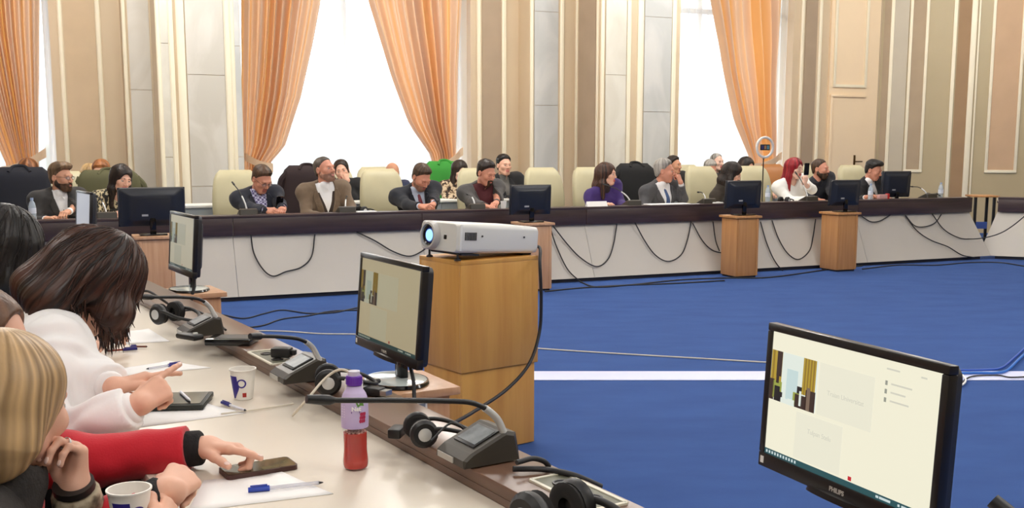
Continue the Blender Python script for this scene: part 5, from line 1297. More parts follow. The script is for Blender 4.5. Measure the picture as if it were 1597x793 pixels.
        V, Q = surf(shf, lo, hi, ch * .9); sh = link_mesh('shirt', np_mesh('shirt', V, Q), M2, R)
        mb = MB()
        for A, Eb, w, pt, spec in arm:
            if spec.get('hide'): continue
            fd = (w - Eb) / np.linalg.norm(w - Eb); mb = MB(); mb.cyl(w - fd * .05, w - fd * .004, .033, .032, 16); mb.build('cuff', T_.get('cuffm', M2), R, smooth=60)
        if T_.get('inner'):                                    # knitted pullover or waistcoat over the shirt
            iv = T_.get('iv', .045); ib = T_.get('ib', .55)
            def inf(P):
                t, x, y = tor(P); w_ = np.clip((t - ib) / (.98 - ib), 0, 1) * iv; cut = np.maximum(np.maximum(np.abs(x) - w_, -y), ib - t)
                d = np.maximum(trunk(P, gap * .62), np.maximum(np.abs(x) - .105, np.maximum(-y, t - .93))); return smax(d, -cut, .004)
            V, Q = surf(inf, lo, hi, ch * .9); link_mesh('pullover', np_mesh('pullover', V, Q), T_['inner'], R)
        if M3:
            def tf(P):
                t, x, y = tor(P); wq = .013 + .020 * np.clip((.93 - t) / .5, 0, 1); d = trunk(P, gap * .30 + .004)
                e = np.maximum(np.abs(d) - .0045, np.maximum(np.abs(x) - wq, np.maximum(-y, np.maximum(.22 - t, t - .94))))
                return smin(e, ell(P, NB - sd * .030 + Fw * (neckr + .010), (.016, .012, .017)), .006)
            V, Q = surf(tf, lo, hi, .006); link_mesh('tie', np_mesh('tie', V, Q), M3, R)
        for sgn in (-1, 1):                                    # shirt collar points
            a = NB + sd * .018 + X * sgn * .030 + Fw * (neckr - .008); b = NB - sd * .030 + X * sgn * .034 + Fw * (neckr + .018); c = NB + sd * .006 + X * sgn * .006 + Fw * (neckr + .012)
            mb = MB(); o_ = Fw * .003; mb.add([a, b, c, a + o_, b + o_, c + o_], [(0, 1, 2), (5, 4, 3), (0, 3, 4, 1), (1, 4, 5, 2), (2, 5, 3, 0)])
            if not T_.get('nocollar'): mb.build('collar_point', M2, R, smooth=None)
    else:
        vneck = T_.get('vneck', 0.)
        def gf(P):
            d = neckcut(coatf(P), P, neckr + T_.get('open', .0))
            if T_.get('puff'):
                for A, Eb, w, pt, spec in arm:
                    m_ = A * .52 + Eb * .48; d = smin(d, ell(P, m_, (.082, .082, .125), None), .05); fdx = Eb * .30 + w * .70; d = smin(d, ell(P, fdx, (.052, .052, .052)), .05)
                d = d + .003 * np.sin(P[:, 2] * 70 + 3 * np.sin(P[:, 0] * 40))
            if vneck:
                t, x, y = tor(P); w_ = np.clip((t - (1 - vneck)) / vneck, 0, 1) * .07; d = smax(d, -np.maximum(np.maximum(np.abs(x) - w_, -y), (1 - vneck) - t), .006)
            return wcut(d, P)
        V, Q = surf(gf, lo, hi, ch); link_mesh(T_.get('name', 'pullover'), np_mesh('garment', V, Q), M1, R)
        if T_.get('collar'):
            def cf(P):
                a = cone(P, NB - sd * .035 + Fw * .006, NB + sd * T_['collar'] + Fw * .018, neckr + .022, neckr + .012); return np.maximum(smax(a, -cone(P, NB - sd * .08, NB + sd * .12 + Fw * .02, neckr + .002, neckr + .002), .006), -99)
            V, Q = surf(cf, NB - .16, NB + .16, .007); link_mesh('collar', np_mesh('collar', V, Q), T_.get('collarm', M1), R)
        if T_.get('cuffm'):
            for A, Eb, w, pt, spec in arm:
                if spec.get('hide'): continue
                fd = (w - Eb) / np.linalg.norm(w - Eb); MB().tube([w - fd * .055, w - fd * .045, w - fd * .02, w - fd * .005, w], [.036, .039, .038, .037, .033], 16).build('cuff', T_['cuffm'], R, smooth=60)
    if legs:
        def tr(P): return smin(legf(P, .012), ell(P, P0 + np.array([0, 0, -.02]), (.172 * bulk, .132 * bulk, .118)), .05)
        V, Q = surf(tr, (-.4, -.3, .03), (.4, .65, z_pelvis + .12), .026); link_mesh('trousers', np_mesh('trousers', V, Q), T_.get('legm', M_blackc), R)
        for c in ank:
            mb = MB(); rings = []
            for t, w_, hgt in ((-.09, .025, .05), (-.07, .036, .075), (0, .038, .08), (.08, .045, .055), (.14, .042, .045), (.18, .022, .03)):
                rings.append([Vector((c[0] + x, c[1] + t, .002 + hgt / 2 + z)) for x, z in rr(w_, hgt / 2, min(w_, hgt / 2) * .8, 4)])
            mb.loft(rings).build('shoe', M_gloss, R, smooth=50)
    # ---------------- face details
    hp = lambda p: H + HR @ (np.array(p, float) * s)
    MH = HAIR[hairc]
    if not simple:
        M_sc = mat('eye_white', (196, 186, 176), .25); M_ir = mat('iris_dark', (50, 34, 26), .15); M_lid = skin_m
        for q in (-1, 1):
            mb = MB(); n = 14; Rr = Matrix([list(r) for r in HR]) @ Matrix.Rotation(-math.pi / 2, 3, 'X')
            c = hp((q * .0315, .0785, .0015)); lid = .38 if not gaze_down else -.25
            mb.ball(c, .0132 * s, n, 0, Rr)
            fi = []
            for fc in mb.f:
                p = sum((np.array(mb.v[i]) for i in fc)) / len(fc); l = HR.T @ (p - c) / (.0132 * s)
                up_ = l[2] + .15 * l[1]; fi.append(2 if up_ > lid or l[2] < -.62 else (1 if (l[0] ** 2 + (l[2] + (.25 if gaze_down else 0)) ** 2) < .30 and l[1] > 0 else 0))
            mb.m = fi; mb.build('eye', [M_sc, M_ir, M_lid], R, smooth=80)
        if brows:
            for q in (-1, 1):
                pts = [hp((q * x, y, z)) for x, y, z in ((.014, .0945, .0205), (.026, .0935, .0245), (.038, .0865, .0235), (.048, .0755, .0185))]
                MB().tube(pts, [.0022 * s, .0034 * s, .003 * s, .0012 * s], 6).build('eyebrow', MH if hairc not in ('red', 'blonde', 'grey') else HAIR['brown'], R, smooth=60)
    # ---------------- hair
    D32 = f32(Rz.T @ np.array([0, 0, -1.]));
    def cran(L): return smin(ell(L, (0, -.014, .032), (.0765, .0955, .0875)), ell(L, (0, -.03, -.03), (.062, .06, .07)), .03)
    if hair in ('shortx', 'short', 'crop', 'quiff', 'recede'):
        thick = dict(short=.013, crop=.0065, quiff=.014, recede=.006)[hair]
        ys = [-.11, -.06, -.03, .0, .03, .060, .10]; zs_ = dict(short=[-.075, -.06, -.012, .008, .046, .078, .084], quiff=[-.07, -.055, -.01, .012, .050, .078, .082], crop=[-.07, -.05, -.01, .014, .056, .088, .094], recede=[-.07, -.05, .0, .012, .05, .095, .11])[hair]
        def hf(P):
            L = toh(P); y = L[:, 1]; z = L[:, 2]; zl = np.interp(y, ys, zs_).astype(np.float32)
            t = thick * (.35 + .65 * np.clip((z - .02) / .05, 0, 1)) * (1 + .5 * np.clip((z - .06) / .05, 0, 1) * (hair != 'crop'))
            t = t * (.12 + .88 * np.clip((z - zl) / .028, 0, 1)) + .0012
            if hair == 'quiff': t = t + .022 * np.clip((y - .0) / .07, 0, 1) * np.clip((z - .06) / .03, 0, 1)
            az = np.arctan2(L[:, 0], -L[:, 1] + .02); t = t + .0016 * np.sin(az * 46 + 3 * np.sin(z * 60)) + .002 * wob(L, 60, seed)
            return np.maximum(cran(L) - t, (zl + .003 * np.sin(az * 30) - z) * .75) * s
        V, Q = surf(hf, H - .19 * s, H + .19 * s, h * .9)
        if len(Q): hair_mesh('hair', V, Q, toh, MH, R, seed)
    elif hair in ('long', 'longfwd', 'bob', 'tied'):
        ln = dict(long=.26, longfwd=.22, bob=.13, tied=.0)[hair]; th = .016 if hair != 'tied' else .009
        cut_c, cut_r = ((0, .118, -.035), (.064, .085, .108)) if hair != 'tied' else ((0, .120, -.012), (.080, .098, .108))
        Dh = HR.T @ np.array([0, 0, -1.0]); Dh = .55 * Dh + .45 * np.array([0, 0, -1.0])
        falls = []
        if hair != 'tied':
            for q in (-1, 1):
                a = np.array([q * .066, -.012, .02]); b = a + Dh * .12 + np.array([q * .014, -.004, 0]); c = a + Dh * (.02 + ln) + np.array([q * .012, .004, 0]); falls += [(a, b, .030, .032), (b, c, .032, .020)]
            a = np.array([0, -.075, .02]); b = a + Dh * .15 + np.array([0, -.012, 0]); c = a + Dh * (ln + .03); falls += [(a, b, .062, .070), (b, c, .070, .050)]
        else: falls += [(np.array([0, -.085, .0]), np.array([0, -.105, -.02]), .03, .028)]
        def hf(P):
            L = toh(P); d = cran(L) - th
            for a, b, r1, r2 in falls: d = smin(d, cone(L, a, b, r1, r2), .035)
            az = np.arctan2(L[:, 0], -L[:, 1] + .02); d = d + groove * (.0022 * np.sin(az * 52 + 4 * np.sin(L[:, 2] * 22 + seed)) + .004 * wob(L, 34, seed))
            d = smax(d, -ell(L, cut_c, cut_r), .012)
            return d * s
        ext = (.19 + ln) * s
        V, Q = surf(hf, H - ext, H + ext * .8, h)
        if len(Q): hair_mesh('hair', V, Q, toh, MH, R, seed)
    if beard:
        MB_ = HAIR[beard[1]] if len(beard) > 1 else MH; bt = dict(full=.007, stubble=.0022, goatee=.006)[beard[0]]
        def bf(P):
            L = toh(P); d = head_prims(L, fem, False) - bt - .0012 * wob(L, 120, seed); y, z, x = L[:, 1], L[:, 2], np.abs(L[:, 0])
            m = np.maximum(z - np.interp(y, [-.03, .0, .03, .07, .10], [.0, -.012, -.048, -.052, -.046]).astype(np.float32), -.012 - y)
            if beard[0] == 'goatee': m = np.maximum(m, x - .030)
            m = smax(m, -ell(L, (0, .100, -.0655), (.021, .03, .0095)), .003); m = np.maximum(m, -.13 - z)
            return np.maximum(d, m) * s
        V, Q = surf(bf, H - .16, H + .16, h * .85)
        if len(Q): hair_mesh('beard', V, Q, toh, MB_, R, seed)
    if glasses:
        gm = mat('spectacle_' + glasses, dict(dark=(34, 28, 28), brown=(92, 52, 36), steel=(150, 150, 150))[glasses], .3); gl = None
        for q in (-1, 1):
            mb = MB(); mb.tube([hp((q * .033 + .022 * math.cos(t), .104 - .006 * abs(math.cos(t)), .0 + .0155 * math.sin(t))) for t in np.linspace(0, 2 * math.pi, 19)], .0017 * s, 6, cap=False)
            mb.tube([hp((q * .055, .098, .004)), hp((q * .072, .06, .008)), hp((q * .079, .0, .008)), hp((q * .077, -.015, -.004))], .0016 * s, 6)
            if q == 1: mb.tube([hp((-.011, .104, .003)), hp((0, .107, .006)), hp((.011, .104, .003))], .0015 * s, 6)
            gl = mb.build('spectacles', gm, R, smooth=60)
            l = MB(); l.ball(hp((q * .033, .103, 0)), (.021 * s, .0015 * s, .0148 * s), 14, 0, Matrix([list(r) for r in HR])); l.build('spectacle_lens', glass('spectacle_glass', (230, 240, 245), .03, .12), gl, smooth=60)
    return dict(root=R, loc=loc, head=H, HR=HR, s=s, arm=arm, body=body, hp=hp, Rz=Rz, org=org, toh=toh, headf=headf)
def facing_dir(turn): return turn
def seat(px, v): u = U(px, v, 320); return W(u, v, 0)[:2]
def hp_(px, py, v): return atv(px, py, v)
def suitm(name, rgb, b=.14): return mat('suit_' + name, rgb, .85, bump=b, bscale=220, var=.06, vscale=30, sheen=.1)
M_shirtw = mat('shirt_white', (236, 236, 238), .75, bump=.05, bscale=200); M_shirtb = mat('shirt_pale_blue', (196, 206, 226), .75)
M_check = pattern('shirt_check', [(196, 196, 222), (92, 84, 128)], 46, (1, 1, 1), 'checker')
NAV = suitm('navy', (30, 34, 48)); CHA = suitm('charcoal', (52, 50, 50)); BRN = suitm('brown_tweed', (116, 98, 80), .3); GRY = suitm('grey', (74, 72, 72)); INK = suitm('ink', (26, 30, 40)); DKB = suitm('black', (28, 28, 32))
PUR = suitm('purple', (58, 36, 104)); SLT = suitm('slate', (76, 76, 80))
A_ = lambda wrist=None, **k: dict(wrist=wrist, **k)
def pose(px, py, v=.5, **k): return A_(atv(px, py, v + .20), **k)
VF = .86
# --- the far row, left to right. arms are (right, left) of the sitter; sitters face the viewer, so right is on the picture's left
person('bearded man with glasses in dark suit and open white collar, far left, looking right', hp_(95, 277, VF), seat(88, 1.06), faceyaw=.35, hyaw=.55, hpitch=.05, hs=1.06, bulk=1.08, skin='warm', hair='quiff', hairc='sand', beard=('full', 'brown'), glasses='brown',
       top=dict(style='suit', mat=CHA, shirt=M_shirtw, vb=.42, vw=.06), arms=(pose(72, 342, .35), pose(104, 334, .30, pose='grip')))
person('dark-haired woman in black and cream printed blouse leaning behind the left black monitor', hp_(189, 279, VF), seat(176, 1.14), faceyaw=.25, hyaw=.2, hpitch=.25, hroll=-.12, hs=1.06, skin='fair', fem=1, hair='long', hairc='dark',
       top=dict(style='knit', name='blouse', mat=pattern('animal_print', [(30, 28, 24), (70, 62, 46), (196, 182, 146)], 48, (1, 1, .5), 'noise', .8, (.46, .5, .53)), vneck=.12), arms=(pose(160, 340, .36), pose(184, 336, .30)))
person('man with glasses in navy suit and checked shirt looking down at his phone', hp_(408, 280, VF), seat(404, 1.06), faceyaw=.2, hyaw=.25, hpitch=.55, hs=1.08, bulk=1.1, skin='ruddy', hair='short', hairc='brown', glasses='dark', gaze_down=True,
       top=dict(style='suit', mat=NAV, shirt=M_check, vb=.22, vw=.07), arms=(pose(418, 330, .30, pose='grip', nrm=(-.2, -.6, .6)), pose(444, 328, .30, pose='grip', nrm=(.2, -.6, .6))))
person('man in brown tweed blazer and white shirt with short hair, looking up to the right', hp_(506, 265, VF), seat(504, 1.06), faceyaw=.1, hyaw=.5, hpitch=-.18, hs=1.10, bulk=1.14, skin='ruddy', hair='crop', hairc='cropped', beard=('stubble', 'stubble'),
       top=dict(style='suit', mat=BRN, shirt=M_shirtw, vb=.2, vw=.085, inner=suitm('brown_knit', (64, 52, 46)), iv=.07, ib=.52), arms=(pose(500, 338, .36), pose(556, 336, .36)))
person('man in dark navy suit and red tie bowing over his hands', hp_(657, 277, VF - .02), seat(648, 1.16), faceyaw=.15, hyaw=.2, hpitch=.6, hs=1.10, bulk=1.2, skin='ruddy', hair='short', hairc='brown', beard=('stubble', 'stubble'), gaze_down=True,
       top=dict(style='suit', mat=INK, shirt=M_shirtb, tie=mat('tie_red', (120, 34, 48), .5), vb=.3, vw=.06), arms=(pose(660, 324, .26, pose='fist', nrm=(0, -.6, .7)), pose(676, 324, .27, pose='fist', nrm=(0, -.6, .7))))
person('man in dark grey jacket and maroon sweater with goatee, looking down', hp_(758, 270, VF), seat(752, 1.06), faceyaw=.1, hyaw=.3, hpitch=.35, hs=1.10, bulk=1.14, skin='ruddy', hair='short', hairc='dark', beard=('goatee', 'brown'), gaze_down=True,
       top=dict(style='suit', mat=GRY, shirt=suitm('maroon_knit', (78, 24, 32)), vb=.1, vw=.10, nocollar=True, cuffm=GRY), arms=(pose(756, 322, .30, pose='relax'), pose(774, 322, .28, pose='relax')))
person('dark-haired woman in purple jacket looking to the right', hp_(946, 272, VF), seat(945, 1.06), faceyaw=.2, hyaw=.55, hpitch=.02, hs=1.06, skin='fair', fem=1, hair='long', hairc='chestnut',
       top=dict(style='knit', name='jacket', mat=PUR, collar=.05, collarm=mat('scarf_dark', (44, 32, 34), .9, bump=.3, bscale=120)), arms=(pose(938, 322, .40), pose(975, 322, .38)))
person('grey-haired man in dark suit and blue tie resting hand on mouth, looking right', hp_(1036, 267, VF), seat(1024, 1.06), faceyaw=.3, hyaw=.62, hpitch=.05, hs=1.12, bulk=1.2, skin='ruddy', hair='short', hairc='grey',
       top=dict(style='suit', mat=SLT, shirt=M_shirtw, tie=mat('tie_blue', (70, 92, 136), .5), vb=.1, vw=.085), arms=(pose(1020, 322, .36), A_(atv(1062, 286, .74), pose='fist', nrm=(.7, -.6, .1), fwd=(-.35, .1, .9), pole=(-.3, .3, -1), cuff=.03)))
person('dark-haired woman bending forward behind the third black monitor', hp_(1142, 270, VF - .05), seat(1134, 1.2), faceyaw=.5, hyaw=.5, hpitch=.45, hs=1.04, skin='fair', fem=1, hair='long', hairc='dark', top=dict(style='knit', name='pullover', mat=suitm('dark_brown', (52, 44, 36))), arms=(pose(1140, 324, .36), pose(1165, 322, .36)))
person('red-haired woman in white blouse holding up a phone', hp_(1239, 263, VF), seat(1232, 1.06), faceyaw=.05, hyaw=.25, hpitch=.1, hs=1.05, skin='pale', fem=1, hair='long', hairc='red',
       top=dict(style='knit', name='blouse', mat=mat('blouse_white', (236, 236, 232), .7, bump=.1, bscale=60), vneck=.10, gap=.02), arms=(pose(1258, 312, .34, pose='fist', nrm=(0, -.8, .3)), A_(atv(1254, 287, .62), pose='fist', nrm=(.2, -.9, .1), fwd=(.2, .0, 1), pole=(-.9, .2, -.6))))
person('bearded man in plain dark shirt beside the red-haired woman', hp_(1279, 264, VF + .42), seat(1277, 1.55), faceyaw=.1, hyaw=.4, hpitch=.02, hs=1.08, bulk=1.1, skin='ruddy', hair='crop', hairc='brown', beard=('full', 'brown'),
       top=dict(style='knit', name='pullover', mat=suitm('dark_shirt', (34, 34, 42)), collar=.015), arms=(pose(1275, 312, .7), pose(1300, 312, .7)))
person('dark-haired man half hidden behind the monitor at the right end', hp_(1362, 266, VF), seat(1358, 1.06), faceyaw=.1, hyaw=.35, hpitch=.3, hs=1.04, bulk=1.04, skin='ruddy', hair='quiff', hairc='black', gaze_down=True,
       top=dict(style='suit', mat=DKB, shirt=M_shirtw, vb=.45, vw=.05), arms=(pose(1350, 308, .4), pose(1385, 308, .4)))
# --- the back row
VB = 2.45
def bp(px, py, v=VB): return atv(px, py, v)
def bseat(px, v=VB + .12): u = U(px, v, 300); return W(u, v, 0)[:2]
BK = dict(h=.0065)
person('person with long auburn hair behind the navy jacket at far left, only the brow showing', bp(44, 267), bseat(42), hpitch=.4, hs=1.05, skin='fair', fem=1, hair='long', hairc='copper', top=dict(style='knit', mat=suitm('back_grey', (80, 76, 74))), **BK)
person('person with short copper hair in the back row, behind the olive coat', bp(158, 270, 2.4), bseat(158, 2.52), hyaw=-.2, hpitch=.3, hs=1.08, skin='fair', hair='short', hairc='copper', top=dict(style='knit', mat=suitm('back_dark', (40, 38, 38))), **BK)
person('fair-haired person at the left of the copper-haired one', bp(140, 274, 2.62), bseat(138, 2.74), hpitch=.3, hs=1.0, skin='pale', fem=1, hair='bob', hairc='blonde', top=dict(style='knit', mat=suitm('back_dark', (40, 38, 38))), **BK)
person('person in black resting chin on hand, behind the brown blazer', bp(533, 266, 2.4), bseat(540, 2.55), hyaw=-.3, hroll=.2, hpitch=.1, hs=1.05, skin='fair', fem=1, hair='tied', hairc='dark', top=dict(style='knit', mat=suitm('back_black', (28, 28, 30))),
       arms=(A_(bp(542, 283, 2.2), pose='fist', fwd=(-.3, .1, 1), nrm=(.6, -.7, 0), pole=(.3, .2, -1)), A_(bp(575, 312, 2.15))), **BK)
person('bald man behind the pale chairs, only his crown showing', bp(612, 270, 2.55), bseat(612, 2.68), hpitch=.3, hs=1.06, skin='tan', hair=None, hairc='sand', top=dict(style='knit', mat=suitm('back_blue', (44, 50, 78))), **BK)
person('dark-haired woman in leopard print at the white back-row desk', bp(717, 267, 2.4), bseat(714, 2.52), hpitch=.22, hyaw=.1, hs=1.05, skin='pale', fem=1, hair='long', hairc='dark', gaze_down=True, top=dict(style='knit', name='blouse', mat=pattern('leopard_print', [(36, 26, 22), (120, 92, 66), (206, 186, 156)], 26, (1, 1, 1), 'noise', .8, (.44, .5, .56))), **BK)
person('dark-haired man in black coat behind the maroon sweater, facing the room', bp(786, 258, 2.3), bseat(790, 2.42), hyaw=.1, hs=1.04, bulk=1.12, skin='fair', hair='short', hairc='black', top=dict(style='suit', mat=DKB, shirt=suitm('grey_knit', (110, 108, 104)), vb=.1, vw=.05, nocollar=True), **BK)
person('grey-haired person behind the bent dark head, half hidden by a chair', bp(1107, 264, 2.45), bseat(1106, 2.57), hpitch=.4, hs=1.0, skin='ruddy', hair='short', hairc='grey', top=dict(style='knit', mat=suitm('back_dark', (40, 38, 38))), **BK)
person('bald elderly man against the bright window', bp(1118, 253, 2.85), bseat(1118, 2.95), hyaw=.2, hs=1.0, skin='pale', hair='recede', hairc='grey', top=dict(style='knit', mat=suitm('back_dark', (40, 38, 38))), **BK)
person('person against the window, a sliver right of the grey-haired man', bp(1051, 258, 2.6), bseat(1051, 2.72), hyaw=.5, hs=1.0, skin='tan', hair='short', hairc='dark', top=dict(style='knit', mat=suitm('back_dark', (40, 38, 38))), **BK)
person('dark-haired woman in the back row, left of the ring lamp', bp(1164, 260, 2.3), bseat(1166, 2.42), hyaw=.25, hpitch=.2, hs=1.05, skin='fair', fem=1, hair='long', hairc='dark', top=dict(style='knit', mat=suitm('back_grey', (80, 76, 74))), **BK)
# ================================================================== THE FOUR AT THE NEAR TABLE
M_bleath = mat('black_leather', (26, 26, 28), .4, bump=.1, bscale=160)
def near_chair(t, n, label):
    global CH0
    src = dict(CH0).get(M_bleath.name)
    if src is None: o = make_chair('office_chair', label, M_bleath, 'black chairs along the near table'); CH0.append((M_bleath.name, o))
    else: o = copy_all(src)
    o.location = T(n, t, 0); o.rotation_euler = (0, 0, URZ); o['label'] = label; o['group'] = 'black chairs along the near table'
def locks(P, hf, starts, steps, step, r, rg, M, seed=0, down=None, name='hair_lock', off=.002, spread=.25):
    """loose strands that creep down over the hair surface"""
    X = f32(np.array(starts)); n = len(X); dn = f32(down if down is not None else (0, 0, -1)); path = [X.copy()]; ph = rg.uniform(0, 6.28, n)
    for k in range(steps):
        e = .004; K = f32([[1, -1, -1], [-1, -1, 1], [-1, 1, -1], [1, 1, 1]]); g = sum(kk[None] * hf(X + e * kk)[:, None] for kk in K) / (4 * e); g /= np.maximum(np.linalg.norm(g, axis=1, keepdims=True), 1e-6)
        side = np.cross(g, dn[None]); w = spread * np.sin(ph + k * .5)[:, None]
        d = dn[None] + side * w; d = d - g * (d * g).sum(1, keepdims=True) * .9; ln = np.linalg.norm(d, axis=1, keepdims=True); d = d / np.maximum(ln, .25)
        X = X + d * step; X = X - g * (hf(X) - off)[:, None] * .7; path.append(X.copy())
    path = np.stack(path, 1); V = []; Q = []; S_ = []; m = 5
    for i in range(n):
        L = int(steps * rg.uniform(.65, 1.0)) + 1; p = path[i, :L]; t = np.gradient(p, axis=0); t /= np.maximum(np.linalg.norm(t, axis=1, keepdims=True), 1e-6)
        a = np.cross(t, np.array([.31, .52, .8])); a /= np.maximum(np.linalg.norm(a, axis=1, keepdims=True), 1e-6); b = np.cross(t, a)
        rad = r * rg.uniform(.5, 1.3) * np.clip(np.minimum(np.linspace(.1, 6, L), np.linspace(3.0, .05, L)), 0, 1); o = len(V); sv = rg.uniform(0, 1)
        for k in range(L):
            for q in range(m): an = 2 * math.pi * q / m; V.append(p[k] + rad[k] * (a[k] * math.cos(an) + b[k] * math.sin(an))); S_.append(sv)
        for k in range(L - 1):
            for q in range(m): q2 = (q + 1) % m; Q.append((o + k * m + q, o + k * m + q2, o + (k + 1) * m + q2, o + (k + 1) * m + q))
    me = np_mesh(name, V, Q); A = me.attributes.new('strand', 'FLOAT', 'POINT'); A.data.foreach_set('value', np.array(S_, np.float32)); o = link_mesh(name, me, M, P['root']); o['kind'] = 'stuff'; return o
def near_hair(P, falls, M, th=.018, face=((0, .118, -.035), (.064, .085, .108)), h=.0042, amp=.0028, lo=.34, nl=110, seed=1., lock_len=34, wave=.004, tail=True, cran_r=(.078, .098, .090), under=None, lr=.0009, tips=0):
    H, HR, s = P['head'], P['HR'], P['s']; toh = P['toh']
    def hf(Q_):
        L = toh(Q_); d = smin(ell(L, (0, -.014, .030), cran_r), ell(L, (0, -.03, -.03), (.066, .066, .075)), .03) - th
        for a, b, r1, r2 in falls: d = smin(d, cone(L, a, b, r1, r2), .04)
        az = np.arctan2(L[:, 0], -(L[:, 1] + .03)); z = L[:, 2]
        d = d + amp * (.5 * np.sin(az * 23 + 2.5 * np.sin(z * 15 + seed)) + .35 * np.sin(az * 51 + 3 * np.sin(z * 21)) + .3 * np.sin(az * 97 + 2 * np.sin(z * 30))) * np.clip(np.hypot(L[:, 0], L[:, 1] + .03) / .05, 0, 1) + wave * wob(L, 26, seed)
        if face: d = smax(d, -ell(L, *face), .012)
        if under: d = smax(d, (np.interp(L[:, 1], under[0], under[1]).astype(np.float32) - z) * .8, .012)
        return d * s
    V, Q = surf(hf, H - lo, H + .2, h); hair_mesh('hair', V, Q, toh, M, P['root'], seed, fine=int(.28 / h))
    if tips:                                                   # ragged ends: short tapering strands below the mass
        rg = np.random.default_rng(int(seed * 55)); A = V[Q[:, 1]] - V[Q[:, 0]]; Bq = V[Q[:, 3]] - V[Q[:, 0]]; nn = np.cross(A, Bq); nn /= np.maximum(np.linalg.norm(nn, axis=1, keepdims=True), 1e-9)
        c = V[Q].mean(1); Lz = c[:, 2] - H[2]; ok = np.nonzero((nn[:, 2] < -.45) & (Lz < -.02))[0]; mb = MB(); sv = []
        for i in rg.choice(ok, min(tips, len(ok)), replace=False):
            p0 = c[i] - nn[i] * .006; L = rg.uniform(.02, .05); d = np.array([0, 0, -1.0]) + rg.normal(0, .09, 3); d /= np.linalg.norm(d); cv = rg.normal(0, .003, 3)
            mb.tube([p0, p0 + d * L * .4 + cv * .4, p0 + d * L * .75 + cv, p0 + d * L + cv * 1.6], [.0026, .0022, .0013, .0003], 5); sv += [rg.uniform(0, 1)] * 20
        me = mb.mesh('hair_ends', 60); at_ = me.attributes.new('strand', 'FLOAT', 'POINT'); at_.data.foreach_set('value', np.array(sv, np.float32)); o = link_mesh('hair_ends', me, M, P['root']); o['kind'] = 'stuff'
    rg = np.random.default_rng(int(seed * 100)); st = []
    for k in range(nl):
        a = rg.uniform(0, 6.283); q = rg.uniform(.015, .085); d = np.array([q * math.sin(a), -.03 + q * math.cos(a), .115 - .35 * q * q / .085 ])
        st.append(H + HR @ (d * s))
    if nl:
        X = f32(np.array(st))
        for _ in range(3): X = X - (hf(X)[:, None]) * f32(HR @ np.array([0, 0, 1.]))[None] * .8
        Dn = HR @ np.array([0, -.25, -.75]) + np.array([0, 0, -.55]); Dn /= np.linalg.norm(Dn)
        locks(P, hf, X, lock_len, .0105, lr, rg, M, down=Dn)
    return hf
HAIR['nearchestnut'] = hair_mat('near_chestnut', (66, 40, 30), (26, 18, 16)); HAIR['nearblonde'] = hair_mat('near_blonde', (170, 140, 100), (124, 97, 64)); HAIR['nearblack'] = hair_mat('near_black', (30, 24, 22), (14, 12, 12)); HAIR['nearbrown'] = hair_mat('near_brown', (104, 74, 54), (60, 42, 32))
def hd(px, py, Y): return atY(px, py, Y)
t1, t2, t3, t4 = 1.67, 2.22, 2.82, 3.50
for t, n, lab in ((t1, -.02, 'black chair of the blonde woman at the near table'), (t2, -.0, 'black chair of the woman in red at the near table'), (t3, .02, 'black chair of the bowed woman in white blouse'), (t4, .06, 'black chair of the black-haired woman in pale blue')):
    near_chair(t, n, lab)
# ---- bowed woman in the white blouse ------------------------------------------
M_blouse = mat('near_blouse_white', (240, 238, 238), .75, bump=.12, bscale=26, var=.02, vscale=4, sheen=.2)
wr_ = atz(212, 634, .84); it = atY(279, 588, wr_[1] + .09); wl_ = atz(180, 608, .86); il = atY(258, 584, wl_[1] + .09)
P = person('bowed woman with long dark brown hair in white puff-sleeved blouse at the near table', hd(150, 443, 2.66), T(.10, t3 - .0, 0)[:2], facing=URZ, faceyaw=0, hyaw=-.05, hpitch=.78, hs=1.0, skin='fair', fem=1, hair=None, hairc='dark', h=.0045, gaze_down=True,
           top=dict(style='knit', name='blouse', mat=M_blouse, gap=.02, puff=True, h=.0075, wrinkle=.005, cuffm=M_blouse), sw=.17,
           arms=(A_(wr_, pose='point', fwd=it - wr_, nrm=(.25, -.75, .75), pole=(.5, -.3, -.8), h=.0028, cuff=.012, nails=True), A_(wl_, pose='point', fwd=il - wl_, nrm=(-.1, .2, 1), pole=(-.5, -.2, -.8), h=.0028, cuff=.012, nails=True)))
H, HR = P['head'], P['HR']; dn = HR.T @ np.array([0, 0, -1.])
def fall(a, l1, l2, r, out=(0, 0, 0)):
    a = np.array(a, float); o = np.array(out, float); b = a + dn * l1 + o; c = b + dn * l2 + o * .3; return [(a, b, r[0], r[1]), (b, c, r[1], r[2])]
falls = fall((.07, .0, .03), .085, .045, (.04, .038, .018), (.012, .01, 0)) + fall((-.07, .0, .03), .10, .06, (.04, .042, .022), (-.012, .01, 0)) \
    + fall((0, -.08, .03), .10, .10, (.065, .06, .03), (0, -.085, -.05)) + fall((.05, -.075, .0), .10, .12, (.05, .05, .02), (.02, -.06, -.03))
near_hair(P, falls, HAIR['nearchestnut'], th=.024, face=((0, .125, -.055), (.05, .07, .085)), seed=1.3, nl=150, lock_len=28, wave=.006, amp=.0016, h=.0032, tips=520)
